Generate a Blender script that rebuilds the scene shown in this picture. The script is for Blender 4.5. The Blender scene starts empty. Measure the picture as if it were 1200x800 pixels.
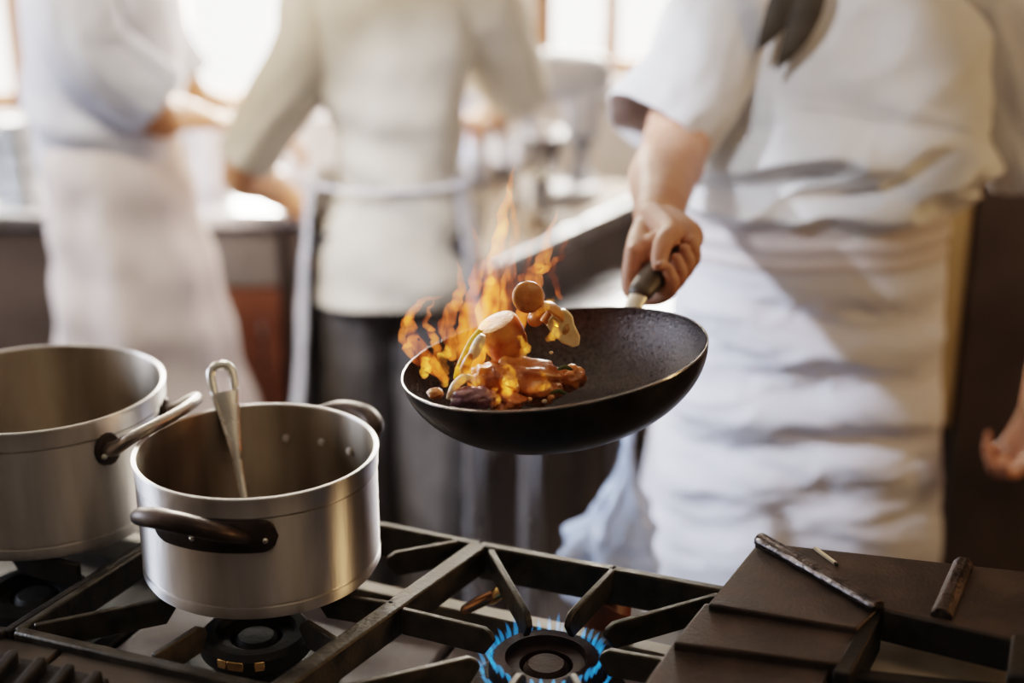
import bpy, bmesh, math, random
from mathutils import Vector, Matrix, noise, Euler
random.seed(7)
sc = bpy.context.scene
COL = sc.collection
PI = math.pi
V = Vector
rad = math.radians

# ------------------------------------------------------------------ camera and measuring helpers
F, H, PITCH = 1667.0, 1.72, rad(19.0)
def ray(px, py):
    a = (px - 600) / F; b = -(py - 400) / F
    return V((a, math.cos(PITCH) + b*math.sin(PITCH), -math.sin(PITCH) + b*math.cos(PITCH)))
def ZP(px, py, z):
    d = ray(px, py); t = (z - H) / d.z
    return V((d.x*t, d.y*t, z))
def YP(px, py, y):
    d = ray(px, py); t = y / d.y
    return V((d.x*t, y, H + d.z*t))

# ------------------------------------------------------------------ materials
def mat(name):
    m = bpy.data.materials.new(name); m.use_nodes = True
    nt = m.node_tree; nt.nodes.clear()
    out = nt.nodes.new('ShaderNodeOutputMaterial')
    return m, nt, out
def N(nt, kind, **kw):
    n = nt.nodes.new(kind)
    for k, v in kw.items():
        if k in n.inputs: n.inputs[k].default_value = v
        else: setattr(n, k, v)
    return n
def ramp(nt, fac, stops):
    r = nt.nodes.new('ShaderNodeValToRGB')
    el = r.color_ramp.elements
    while len(el) < len(stops): el.new(0.5)
    for e, (p, c) in zip(el, stops):
        e.position = p; e.color = (*c, 1) if len(c) == 3 else c
    nt.links.new(fac, r.inputs['Fac'])
    return r
def surf(name, c1, c2=None, rough=0.5, metal=0.0, scale=20, bump=0.0, bscale=None, rough2=None, stretch=None,
         detail=4, sheen=0, sss=0, spec=None, aniso=0, lo=.35, hi=.65, coat=0):
    m, nt, out = mat(name)
    p = N(nt, 'ShaderNodeBsdfPrincipled', Roughness=rough, Metallic=metal)
    nt.links.new(p.outputs[0], out.inputs[0])
    tc = nt.nodes.new('ShaderNodeTexCoord')
    mp = nt.nodes.new('ShaderNodeMapping')
    nt.links.new(tc.outputs['Object'], mp.inputs[0])
    if stretch: mp.inputs['Scale'].default_value = stretch
    nz = N(nt, 'ShaderNodeTexNoise', Scale=scale, Detail=detail)
    nt.links.new(mp.outputs[0], nz.inputs['Vector'])
    r = ramp(nt, nz.outputs[0], [(lo, c1), (hi, c2 or c1)])
    nt.links.new(r.outputs[0], p.inputs['Base Color'])
    if rough2 is not None:
        mr = N(nt, 'ShaderNodeMapRange'); mr.inputs[1].default_value = lo; mr.inputs[2].default_value = hi
        mr.inputs[3].default_value = rough; mr.inputs[4].default_value = rough2
        nt.links.new(nz.outputs[0], mr.inputs[0]); nt.links.new(mr.outputs[0], p.inputs['Roughness'])
    if bump:
        nb = N(nt, 'ShaderNodeTexNoise', Scale=bscale or scale*3, Detail=6)
        nt.links.new(mp.outputs[0], nb.inputs['Vector'])
        b = N(nt, 'ShaderNodeBump', Strength=bump, Distance=0.004)
        nt.links.new(nb.outputs[0], b.inputs['Height']); nt.links.new(b.outputs[0], p.inputs['Normal'])
    if sheen: p.inputs['Sheen Weight'].default_value = sheen
    if sss:
        p.inputs['Subsurface Weight'].default_value = sss
        p.inputs['Subsurface Radius'].default_value = (.012, .005, .003)
        p.inputs['Subsurface Scale'].default_value = 1.0
    if spec is not None: p.inputs['Specular IOR Level'].default_value = spec
    if aniso: p.inputs['Anisotropic'].default_value = aniso; p.inputs['Anisotropic Rotation'].default_value = .25
    if coat: p.inputs['Coat Weight'].default_value = coat; p.inputs['Coat Roughness'].default_value = .15
    return m
M = {}
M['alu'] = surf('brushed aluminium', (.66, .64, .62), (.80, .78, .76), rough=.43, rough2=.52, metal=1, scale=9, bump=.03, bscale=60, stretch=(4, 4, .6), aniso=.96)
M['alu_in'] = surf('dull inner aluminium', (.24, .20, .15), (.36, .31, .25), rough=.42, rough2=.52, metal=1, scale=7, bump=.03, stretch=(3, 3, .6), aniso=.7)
M['old_alu'] = surf('worn aluminium', (.40, .36, .32), (.55, .5, .45), rough=.3, rough2=.45, metal=1, scale=30)
M['bright_steel'] = surf('bright steel', (.70, .68, .62), (.80, .78, .72), rough=.2, rough2=.3, metal=1, scale=20)
M['handle'] = surf('worn brown handle', (.035, .024, .02), (.09, .065, .05), rough=.3, rough2=.5, metal=.6, scale=30, bump=.1)
M['iron'] = surf('cast iron', (.018, .014, .011), (.042, .033, .025), rough=.5, rough2=.68, metal=.55, scale=40, bump=.3, bscale=160)
M['iron_black'] = surf('black iron', (.006, .005, .004), (.014, .011, .009), rough=.6, scale=40, bump=.2)  # near-black copy of the burner iron, for burners under the pots
M['iron_backlit'] = surf('backlit cast iron', (.042, .035, .025), (.092, .078, .056), rough=.38, rough2=.6, metal=.5, scale=40, bump=.3, bscale=160)  # lighter cast iron; backlight glint on the bars put into the colour
M['iron_brown'] = surf('rust brown cast iron', (.038, .026, .019), (.080, .055, .040), rough=.42, rough2=.62, metal=.45, scale=25, bump=.25, bscale=220)
M['ridge'] = surf('worn iron ridge', (.035, .024, .018), (.10, .075, .06), rough=.3, rough2=.5, metal=.8, scale=60, bump=.6, bscale=200)
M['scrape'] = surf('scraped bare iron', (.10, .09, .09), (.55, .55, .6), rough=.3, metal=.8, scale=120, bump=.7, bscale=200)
M['pan'] = surf('black carbon steel', (.013, .010, .009), (.035, .027, .022), rough=.3, rough2=.42, metal=.5, scale=30, bump=.12, bscale=240)
M['pan_in'] = surf('seasoned pan inside', (.035, .028, .025), (.075, .064, .060), rough=.27, rough2=.38, metal=.75, scale=260, bump=.4, bscale=300)
M['pan_rim'] = surf('bare pan rim', (.16, .14, .13), (.28, .26, .24), rough=.25, metal=1, scale=40)
M['grip'] = surf('dark pan grip', (.05, .038, .028), (.085, .068, .05), rough=.45, scale=30)
M['ferrule'] = surf('pale ferrule', (.7, .62, .5), (.8, .74, .62), rough=.35, metal=.5, scale=20)
M['skin'] = surf('skin', (.50, .25, .155), (.60, .325, .21), rough=.48, scale=26, bump=.12, bscale=120, sss=.12)
M['skin_far'] = surf('warm skin', (.46, .20, .09), (.54, .26, .13), rough=.5, scale=20)
M['nail'] = surf('nail', (.66, .40, .30), (.70, .46, .36), rough=.3, scale=20)
M['cloth'] = surf('white cotton', (.60, .59, .58), (.67, .66, .65), rough=.9, scale=8, bump=.35, bscale=34, sheen=.1, stretch=(1, 1, 1.5))
M['apron'] = surf('white apron cotton', (.58, .58, .63), (.65, .65, .70), rough=.9, scale=10, bump=.4, bscale=40, sheen=.1, stretch=(.5, .5, 1.6))
M['cream_cloth'] = surf('cream cotton', (.50, .44, .35), (.58, .51, .41), rough=.9, scale=8, bump=.2, bscale=20)
M['shaded_cloth'] = surf('shaded white cotton', (.54, .48, .47), (.61, .55, .54), rough=.9, scale=8, bump=.2, bscale=20)  # white cotton with the shade under the jacket overhang put into its colour
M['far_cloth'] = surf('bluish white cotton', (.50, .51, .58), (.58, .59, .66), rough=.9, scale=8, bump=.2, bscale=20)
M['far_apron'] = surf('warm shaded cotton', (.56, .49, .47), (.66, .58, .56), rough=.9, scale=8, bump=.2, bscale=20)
M['scarf'] = surf('brown black scarf', (.035, .027, .018), (.055, .044, .030), rough=.8, scale=30, bump=.2)
M['trouser'] = surf('dark grey trousers', (.06, .05, .045), (.09, .078, .07), rough=.85, scale=20, bump=.2)
M['shoe'] = surf('black shoe leather', (.012, .012, .013), (.02, .02, .02), rough=.4, scale=20)
M['hair'] = surf('dark hair', (.025, .016, .011), (.05, .033, .022), rough=.5, scale=60, stretch=(1, 1, .2), bump=.4)
M['eye'] = surf('eye white', (.8, .78, .75), rough=.2)
M['steel'] = surf('stainless steel', (.56, .57, .6), (.66, .67, .7), rough=.22, rough2=.33, metal=1, scale=6, stretch=(1, 8, 1))
M['steel_dark'] = surf('dark stainless panel', (.17, .155, .16), (.24, .22, .22), rough=.4, rough2=.55, metal=.7, scale=6)  # darker, rougher stainless for the counter panel and range body
M['tray'] = surf('pale enamel tray', (.26, .22, .23), (.46, .43, .44), rough=.4, rough2=.55, scale=12, bump=.05)
M['ledge'] = surf('greasy brown ledge', (.05, .036, .024), (.085, .064, .043), rough=.4, rough2=.55, metal=.3, scale=18, bump=.1)
M['tray_tan'] = surf('pale greasy tray', (.50, .42, .30), (.64, .55, .41), rough=.5, scale=18)
M['brown_top'] = surf('brown worktop', (.16, .10, .06), (.23, .15, .09), rough=.5, scale=8)
M['tan'] = surf('greasy tan metal', (.15, .12, .085), (.24, .20, .14), rough=.45, rough2=.6, metal=.3, scale=18, bump=.1)
M['brass'] = surf('brass', (.75, .48, .18), (.9, .62, .26), rough=.25, metal=1, scale=40)
M['copper'] = surf('copper brown', (.42, .21, .10), (.55, .3, .16), rough=.3, metal=.9, scale=30)
M['burner'] = surf('burner iron', (.022, .011, .009), (.045, .022, .016), rough=.6, metal=.4, scale=40, bump=.2)
M['wall'] = surf('warm plaster', (.66, .56, .46), (.74, .64, .54), rough=.8, scale=3, bump=.08, bscale=40)
M['ceil'] = surf('ceiling plaster', (.34, .30, .26), (.40, .36, .31), rough=.85, scale=3)
M['dark_wall'] = surf('dark brown wall tile', (.07, .05, .04), (.10, .075, .06), rough=.5, scale=3)
M['floor'] = surf('dark floor', (.045, .036, .031), (.075, .06, .052), rough=.45, rough2=.6, scale=4)
M['wood'] = surf('orange brown wood', (.34, .12, .035), (.46, .19, .06), rough=.4, scale=10, stretch=(6, 6, 1))
M['white_paint'] = surf('white sill paint', (.78, .76, .76), (.82, .8, .8), rough=.5, scale=10)
M['dark_cab'] = surf('dark brown cabinet', (.045, .033, .027), (.07, .052, .042), rough=.45, scale=6)
M['grey_cab'] = surf('grey cabinet front', (.15, .13, .115), (.2, .175, .155), rough=.5, scale=6)
M['rust_cab'] = surf('red brown cupboard front', (.15, .05, .022), (.21, .075, .035), rough=.5, scale=6)
M['yellow_trim'] = surf('yellowed timber edge', (.30, .21, .09), (.38, .27, .13), rough=.5, scale=8)
M['mixer'] = surf('grey blue enamel', (.50, .53, .60), (.56, .59, .66), rough=.3, scale=8)
M['white_tub'] = surf('white plastic', (.78, .76, .78), (.84, .82, .84), rough=.4, scale=8)
M['grey_tin'] = surf('grey tin', (.30, .32, .33), (.42, .44, .45), rough=.35, metal=.7, scale=10)
M['meat'] = surf('browned meat', (.30, .085, .016), (.62, .25, .055), rough=.22, rough2=.38, scale=55, bump=.5, bscale=110, sss=.08, coat=.5)
M['sausage'] = surf('browned sausage', (.40, .12, .02), (.72, .32, .07), rough=.22, rough2=.35, scale=45, bump=.25, sss=.08, coat=.6)
M['cut'] = surf('cut pale face', (.42, .20, .06), (.72, .48, .22), rough=.4, scale=70, bump=.5, sss=.1, coat=.15)
M['mush'] = surf('fried mushroom', (.40, .14, .028), (.62, .27, .06), rough=.25, rough2=.4, scale=40, bump=.25, sss=.1, coat=.5)
M['mush_pale'] = surf('pale mushroom', (.72, .52, .22), (.86, .72, .42), rough=.35, scale=45, bump=.2, sss=.1, coat=.3)
M['pepper'] = surf('yellow pepper', (.85, .48, .02), (.95, .66, .06), rough=.2, scale=30, sss=.1, coat=.6)
M['onion'] = surf('pale onion', (.80, .66, .40), (.9, .78, .55), rough=.25, scale=30, sss=.1, coat=.5)
M['purple'] = surf('purple brown skin', (.10, .035, .045), (.28, .15, .2), rough=.2, scale=60, bump=.4, coat=.7)
M['herb'] = surf('dark green herb', (.05, .07, .012), (.11, .13, .03), rough=.4, scale=40)
M['match'] = surf('pale match wood', (.8, .68, .46), (.88, .76, .55), rough=.6, scale=40)
M['match_head'] = surf('burnt match head', (.02, .015, .012), rough=.8)

def bag_mat():
    m, nt, out = mat('clear blue plastic film')
    p = N(nt, 'ShaderNodeBsdfPrincipled', Roughness=.15)
    p.inputs['Base Color'].default_value = (.62, .74, .95, 1)
    p.inputs['Alpha'].default_value = .75
    nt.links.new(p.outputs[0], out.inputs[0])
    return m
M['bag'] = bag_mat()
def glass_mat():
    m, nt, out = mat('window glass')
    t = N(nt, 'ShaderNodeBsdfTransparent'); g = N(nt, 'ShaderNodeBsdfGlossy', Roughness=.02)
    mx = N(nt, 'ShaderNodeMixShader'); mx.inputs[0].default_value = .06
    nt.links.new(t.outputs[0], mx.inputs[1]); nt.links.new(g.outputs[0], mx.inputs[2]); nt.links.new(mx.outputs[0], out.inputs[0])
    return m
M['glass'] = glass_mat()
def fire_mat(name, strength, c_lo, c_hi, scale=26, lo=.36, hi=.62):
    m, nt, out = mat(name)
    tc = nt.nodes.new('ShaderNodeTexCoord'); mp = nt.nodes.new('ShaderNodeMapping')
    mp.inputs['Scale'].default_value = (1, 1, .38)
    nt.links.new(tc.outputs['Object'], mp.inputs[0])
    nz = N(nt, 'ShaderNodeTexNoise', Scale=scale, Detail=2.5); nz.inputs['Distortion'].default_value = 1.1
    nt.links.new(mp.outputs[0], nz.inputs['Vector'])
    r = ramp(nt, nz.outputs[0], [(lo, c_lo), (hi, c_hi)])
    mr = N(nt, 'ShaderNodeMapRange'); mr.inputs[1].default_value = lo; mr.inputs[2].default_value = hi
    mr.inputs[3].default_value = strength*.06; mr.inputs[4].default_value = strength
    nt.links.new(nz.outputs[0], mr.inputs[0])
    e = N(nt, 'ShaderNodeEmission')
    nt.links.new(r.outputs[0], e.inputs[0]); nt.links.new(mr.outputs[0], e.inputs[1])
    nt.links.new(e.outputs[0], out.inputs['Volume'])
    return m
M['fire'] = fire_mat('orange fire', 240, (1, .17, .02), (1, .30, .04), scale=34, lo=.38, hi=.72)
M['fire_hot'] = fire_mat('yellow fire', 250, (1, .28, .02), (1, .45, .06), scale=60, lo=.44, hi=.70)
def gas_mat():
    m, nt, out = mat('blue gas flame')
    e = N(nt, 'ShaderNodeEmission', Strength=100)
    e.inputs[0].default_value = (.03, .36, .85, 1)
    nt.links.new(e.outputs[0], out.inputs['Volume'])
    return m
M['gas'] = gas_mat()

# ------------------------------------------------------------------ mesh building
class MB:
    def __init__(s): s.bm = bmesh.new()
    def verts(s, pts): return [s.bm.verts.new(p) for p in pts]
    def face(s, vs):
        try: return s.bm.faces.new(vs)
        except ValueError: return None
    def hexa(s, b, t):
        """eight corners: bottom loop b, top loop t"""
        vb, vt = s.verts(b), s.verts(t); n = len(b)
        s.face(vb[::-1]); s.face(vt)
        for i in range(n): s.face([vb[i], vb[(i+1) % n], vt[(i+1) % n], vt[i]])
        return s
    def prism(s, poly, depth):
        return s.hexa([V(p) - V((0, 0, depth)) for p in poly], [V(p) for p in poly])
    def box(s, c, size, rot=None):
        hx, hy, hz = [q/2 for q in size]; R = rot or Matrix.Identity(3); c = V(c)
        q = lambda x, y, z: c + R @ V((x, y, z))
        return s.hexa([q(-hx, -hy, -hz), q(hx, -hy, -hz), q(hx, hy, -hz), q(-hx, hy, -hz)],
                      [q(-hx, -hy, hz), q(hx, -hy, hz), q(hx, hy, hz), q(-hx, hy, hz)])
    def bar(s, p0, p1, w, h):
        """straight bar whose TOP centre line runs p0 to p1"""
        p0, p1 = V(p0), V(p1); d = (p1 - p0).normalized(); sd = V((-d.y, d.x, 0)).normalized()*w/2; dn = V((0, 0, -h))
        t = [p0 - sd, p1 - sd, p1 + sd, p0 + sd]
        return s.hexa([q + dn for q in t], t)
    def finger(s, p0, p1, w, h, drop):
        """pan support finger: level top from p0 to p1, nose sloping down at p1"""
        p0, p1 = V(p0), V(p1); d = (p1 - p0).normalized(); sd = V((-d.y, d.x, 0)).normalized()*w/2
        prof = [(p0, 0), (p1 - d*.012, 0), (p1 - d*.003, -.006), (p1, -drop), (p1 - d*.012, -h), (p0, -h)]
        a = s.verts([q + V((0, 0, z)) - sd for q, z in prof]); b = s.verts([q + V((0, 0, z)) + sd for q, z in prof]); n = len(prof)
        s.face(a); s.face(b[::-1])
        for i in range(n): s.face([a[(i+1) % n], a[i], b[i], b[(i+1) % n]])
        return s
    def loft(s, rings, close=True, cap0=False, cap1=False):
        vr = [s.verts(r) for r in rings]; n = len(rings[0])
        for a, b in zip(vr, vr[1:]):
            for i in range(n if close else n-1): s.face([a[i], a[(i+1) % n], b[(i+1) % n], b[i]])
        if cap0: s.face(vr[0][::-1])
        if cap1: s.face(vr[-1])
        return s
    def tube(s, pts, radii, n=14, flat=1.0, up=(0, 0, 1), dome=True):
        pts = [V(p) for p in pts]
        if not hasattr(radii, '__len__'): radii = [radii]*len(pts)
        rings = []; up = V(up)
        fr = []
        for i, p in enumerate(pts):
            d = (pts[min(i+1, len(pts)-1)] - pts[max(i-1, 0)]).normalized()
            a = up.cross(d)
            if a.length < 1e-4: a = V((1, 0, 0)).cross(d)
            a.normalize(); b = d.cross(a).normalized(); fr.append((d, a, b))
        def ring(p, a, b, r): return [p + a*math.cos(2*PI*k/n)*r + b*math.sin(2*PI*k/n)*r*flat for k in range(n)]
        d, a, b = fr[0]; r = radii[0]
        if dome:
            for t in (80, 55, 28): rings.append(ring(pts[0] - d*math.sin(rad(t))*r*min(1, flat), a, b, r*math.cos(rad(t))))
        for p, (d, a, b), r in zip(pts, fr, radii): rings.append(ring(p, a, b, r))
        d, a, b = fr[-1]; r = radii[-1]
        if dome:
            for t in (28, 55, 80): rings.append(ring(pts[-1] + d*math.sin(rad(t))*r*min(1, flat), a, b, r*math.cos(rad(t))))
        return s.loft(rings, True, True, True)
    def lathe(s, prof, n=96, mtx=None, closed=False):
        mtx = mtx or Matrix.Identity(4); rings = []
        for r, z in prof: rings.append([mtx @ V((math.cos(2*PI*k/n)*max(r, 1e-5), math.sin(2*PI*k/n)*max(r, 1e-5), z)) for k in range(n)])
        if closed: rings.append(rings[0])
        vr = []
        for i, r in enumerate(rings):
            vr.append(vr[0] if closed and i == len(rings)-1 else s.verts(r))
        for a, b in zip(vr, vr[1:]):
            for i in range(n): s.face([a[i], a[(i+1) % n], b[(i+1) % n], b[i]])
        return s
    def ell(s, c, r, rot=None, seg=20, amp=0, freq=20, seed=0):
        R = rot or Matrix.Identity(3); c = V(c)
        t = bmesh.ops.create_icosphere(s.bm, subdivisions=4 if seg > 16 else 3, radius=1)
        for v in t['verts']:
            q = v.co.copy()
            if amp: q *= 1 + amp*noise.noise(q*freq*.1 + V((seed*3.1, seed*1.7, seed))) + amp*.4*noise.noise(q*freq*.3 + V((seed, 0, 3)))
            v.co = c + R @ V((q.x*r[0], q.y*r[1], q.z*r[2]))
        return s
    def build(s, name, m, parent=None, sharp=38, bevel=0, subsurf=0, solid=0, world=True, label=None, mesh=None):
        bmesh.ops.recalc_face_normals(s.bm, faces=s.bm.faces)
        if parent is not None and world: s.bm.transform(parent.matrix_basis.inverted() if parent.parent is None else (parent.parent.matrix_basis @ parent.matrix_basis).inverted())
        me = bpy.data.meshes.new(name); s.bm.to_mesh(me); s.bm.free()
        return link(name, me, m, parent, sharp, bevel, subsurf, solid, label)
def link(name, me, m, parent=None, sharp=38, bevel=0, subsurf=0, solid=0, label=None):
    for p in me.polygons: p.use_smooth = True
    if sharp and sharp < 180: me.set_sharp_from_angle(angle=rad(sharp))
    o = bpy.data.objects.new(name, me); COL.objects.link(o); me.materials.append(m)
    if parent is not None: o.parent = parent
    if bevel:
        b = o.modifiers.new('bevel', 'BEVEL'); b.width = bevel; b.segments = 2; b.limit_method = 'ANGLE'; b.angle_limit = rad(35)
    if solid:
        b = o.modifiers.new('solid', 'SOLIDIFY'); b.thickness = solid; b.offset = 0
    if subsurf:
        b = o.modifiers.new('sub', 'SUBSURF'); b.levels = subsurf; b.render_levels = subsurf
    if label: o['label'] = label
    return o
def tag(o, label, cat, group=None, kind=None):
    o['label'] = label; o['category'] = cat
    if group: o['group'] = group
    if kind: o['kind'] = kind
    return o
def thing(name, loc, label, cat, group=None, rot=(0, 0, 0)):
    o = bpy.data.objects.new(name, None); COL.objects.link(o); o.location = loc; o.rotation_euler = rot
    o.empty_display_size = .05
    return tag(o, label, cat, group)
def struct(name, mb, m, parent=None, **kw):
    o = mb.build(name, m, parent, **kw)
    if parent is None: o['kind'] = 'structure'
    return o
def remeshed(mb, voxel, smooth=3):
    me = bpy.data.meshes.new('t'); mb.bm.to_mesh(me); mb.bm.free()
    o = bpy.data.objects.new('t', me); COL.objects.link(o)
    r = o.modifiers.new('r', 'REMESH'); r.mode = 'VOXEL'; r.voxel_size = voxel; r.use_smooth_shade = True
    if smooth:
        q = o.modifiers.new('s', 'SMOOTH'); q.factor = .5; q.iterations = smooth
    dg = bpy.context.evaluated_depsgraph_get(); dg.update()
    m2 = bpy.data.meshes.new_from_object(o.evaluated_get(dg))
    bpy.data.objects.remove(o); bpy.data.meshes.remove(me)
    return m2
def fb(p, f, oct=3):
    a = 0; k = 1
    for i in range(oct): a += k*noise.noise(p*f); f *= 2.03; k *= .5
    return a
def sstep(a, b, x):
    t = min(1, max(0, (x-a)/(b-a))); return t*t*(3-2*t)
def catmull(pts, n=8):
    pts = [V(p) for p in pts]; P = [pts[0]*2 - pts[1]] + pts + [pts[-1]*2 - pts[-2]]; out = []
    for i in range(1, len(P)-2):
        for k in range(n):
            t = k/n; a, b, c, d = P[i-1], P[i], P[i+1], P[i+2]
            out.append(.5*((2*b) + (c-a)*t + (2*a-5*b+4*c-d)*t*t + (3*b-a-3*c+d)*t*t*t))
    out.append(pts[-1]); return out
def lerpl(xs, n):
    out = []
    for i in range(n):
        t = i/(n-1)*(len(xs)-1); k = min(int(t), len(xs)-2); f = t-k; out.append(xs[k]*(1-f)+xs[k+1]*f)
    return out

# ------------------------------------------------------------------ the room
XL, XR, YB, YF, CEIL = -3.0, 2.4, 4.15, -2.2, 2.8
struct('floor', MB().box(((XL+XR)/2, (YB+YF)/2, -.05), (XR-XL+.4, YB-YF+.4, .1)), M['floor'])
struct('ceiling', MB().box(((XL+XR)/2, (YB+YF)/2, CEIL+.05), (XR-XL+.4, YB-YF+.4, .1)), M['ceil'])
struct('wall_right', MB().box((XR+.1, (YB+YF)/2, CEIL/2), (.2, YB-YF, CEIL)), M['dark_wall'])
struct('wall_front', MB().box(((XL+XR)/2, YF-.1, CEIL/2), (XR-XL+.4, .2, CEIL)), M['dark_wall'])
def xof(px): return YP(px, 60, YB).x
BW = [(xof(-330), xof(24)), (xof(196), xof(476)), (xof(628), xof(960))]   # window openings in the back wall
Z0, Z1 = 1.00, 2.35
mb = MB(); th = .2
xs = [XL-.2] + [q for w in BW for q in w] + [XR+.2]
mb.box(((XL+XR)/2, YB+th/2, Z0/2), (XR-XL+.4, th, Z0)); mb.box(((XL+XR)/2, YB+th/2, (Z1+CEIL)/2), (XR-XL+.4, th, CEIL-Z1))
mb.box(((BW[2][0]+BW[2][1])/2, YB+th/2, 1.05), (BW[2][1]-BW[2][0], th, .1))
for a, b in zip(xs[::2], xs[1::2]): mb.box(((a+b)/2, YB+th/2, (Z0+Z1)/2), (b-a, th, Z1-Z0))
struct('wall_back', mb, M['wall'])
LY0, LY1, LZ0, LZ1 = 1.7, 3.2, 1.0, 2.4
mb = MB(); yc = (YB+YF)/2
mb.box((XL-.1, yc, LZ0/2), (.2, YB-YF, LZ0)); mb.box((XL-.1, yc, (LZ1+CEIL)/2), (.2, YB-YF, CEIL-LZ1))
mb.box((XL-.1, (YF+LY0)/2, (LZ0+LZ1)/2), (.2, LY0-YF, LZ1-LZ0)); mb.box((XL-.1, (YB+LY1)/2, (LZ0+LZ1)/2), (.2, YB-LY1, LZ1-LZ0))
struct('wall_left', mb, M['wall'])
def window(n, x0, x1, mull, Z0=1.0):
    fw = .05
    mb = MB(); y = YB+.06
    mb.box(((x0+x1)/2, y, Z0+fw/2), (x1-x0, .06, fw)); mb.box(((x0+x1)/2, y, Z1-fw/2), (x1-x0, .06, fw))
    mb.box((x0+fw/2, y, (Z0+Z1)/2), (fw, .06, Z1-Z0)); mb.box((x1-fw/2, y, (Z0+Z1)/2), (fw, .06, Z1-Z0))
    for q in mull: mb.box((q, y, (Z0+Z1)/2), (.045, .06, Z1-Z0-2*fw))
    w = struct('window_%d' % n, mb, M['wood'], bevel=.006)
    MB().box(((x0+x1)/2, y+.01, (Z0+Z1)/2), (x1-x0-.02, .006, Z1-Z0-.02)).build('pane', M['glass'], w)
    MB().box(((x0+x1)/2, YB-.02, Z0-.022), (x1-x0+.12, .12, .05)).build('sill', M['white_paint'], w, bevel=.006)
window(1, *BW[0], [])
window(2, *BW[1], [xof(335)])
window(3, *BW[2], [xof(717), xof(840)], 1.10)
mb = MB()
for z in (LZ0+.025, LZ1-.025): mb.box((XL-.06, (LY0+LY1)/2, z), (.06, LY1-LY0, .05))
for y in (LY0+.025, LY1-.025): mb.box((XL-.06, y, (LZ0+LZ1)/2), (.06, .05, LZ1-LZ0))
w4 = struct('window_4', mb, M['wood'])
MB().box((XL-.07, (LY0+LY1)/2, (LZ0+LZ1)/2), (.006, LY1-LY0-.02, LZ1-LZ0-.02)).build('pane', M['glass'], w4)

# ------------------------------------------------------------------ left background counter
def counter_left():
    x0, x1, yf, yb, z = XL+.02, ZP(372, 250, .9).x+.25, 3.33, YB-.02, .9
    wt = MB().box(((x0+x1)/2, (yf+yb)/2, z-.02), (x1-x0, yb-yf, .04)).build('worktop', M['steel'], bevel=.006)
    tag(wt, 'stainless steel worktop along the windows behind the two turned cooks', 'worktop')
    xs = [x0, ZP(60, 320, .5).x-.1, ZP(222, 300, .7).x, ZP(284, 340, .6).x, ZP(356, 340, .6).x, x1]
    specs = [('dark_cab', 'dark brown cabinet under the steel worktop, at the left end'), ('dark_cab', 'dark brown cabinet under the worktop behind the profile cook'),
             ('grey_cab', 'grey cabinet under the worktop between the two cooks'), ('rust_cab', 'cabinet with red brown door under the worktop beside the dark trousers'),
             ('dark_cab', 'dark cabinet under the worktop behind the cook with his back turned')]
    for (m, lab), a, b in zip(specs, xs, xs[1:]):
        t = thing('base_cabinet', ((a+b)/2, (yf+yb)/2, 0), lab, 'cabinet', 'base cabinets under the window worktop')
        a += .004; b -= .004
        MB().box(((a+b)/2, (yf+.05+yb)/2, .48), (b-a, yb-yf-.05, .756)).build('carcass', M['dark_cab'], t)
        MB().box(((a+b)/2, (yf+.1+yb)/2, .05), (b-a, yb-yf-.1, .1)).build('plinth', M['dark_cab'], t)
        dm = M[m]
        top = .70 if m == 'rust_cab' else .85
        d = MB().box(((a+b)/2, yf+.035, (.12+top)/2), (b-a-.012, .025, top-.12)).build('door', dm, t, bevel=.003)
        MB().tube([(b-.05, yf+.012, top-.2), (b-.05, yf-.006, top-.19), (b-.05, yf-.006, top-.09), (b-.05, yf+.012, top-.08)], .005, 8).build('handle', M['steel'], d)
        if m == 'rust_cab':
            MB().box(((a+b)/2, yf+.035, .775), (b-a-.012, .025, .13)).build('drawer', M['grey_cab'], t, bevel=.003)
counter_left()
def lathe_thing(name, px, py, y, z, prof, m, label, cat, group=None, n=48):
    p = ZP(px, py, z)
    if y is not None: p = V((YP(px, py, y).x, y, z))
    o = MB().lathe(prof, n, Matrix.Translation((0, 0, 0))).build(name, m, None); o.location = p
    return tag(o, label, cat, group)
def can_prof(r, h, lip=.004): return [(0, 0), (r*.96, 0), (r, .006), (r, h-.012), (r+lip, h-.01), (r+lip, h), (r-.004, h), (r-.006, h-.02), (r-.008, .01), (0, .01)]
lathe_thing('steel_canister', 211, 240, 3.62, .9, can_prof(.034, .235), M['steel'], 'tall narrow steel canister on the worktop beside the profile cook', 'canister')
lathe_thing('plastic_tub', 254, 238, 3.60, .9, can_prof(.05, .2), M['white_tub'], 'white plastic tub on the worktop between the two cooks', 'tub')
lathe_thing('white_bucket', 368, 225, 3.75, .9, can_prof(.08, .17), M['white_tub'], 'wide white bucket on the worktop behind the bent elbow', 'bucket')
for k in range(3):
    p = V((YP(24, 190, 3.55).x, 3.55, .9 + k*.062))
    t = MB().lathe(can_prof(.045, .058, .003), 40).build('round_tin', M['grey_tin']); t.location = p
    MB().lathe([(0, .0585), (.03, .0585), (.031, .061), (.028, .061), (0, .06)], 32).build('lid', M['steel'], t, world=False)
    tag(t, ['grey round tin at the foot of the stack by the left window', 'grey round tin in the middle of the stack by the left window', 'grey round tin on top of the stack by the left window'][k], 'tin', 'stacked grey tins')
lathe_thing('glass_jar', 4, 200, 3.6, .9, can_prof(.04, .15), M['grey_tin'], 'tall grey jar left of the stacked tins', 'jar')

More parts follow.
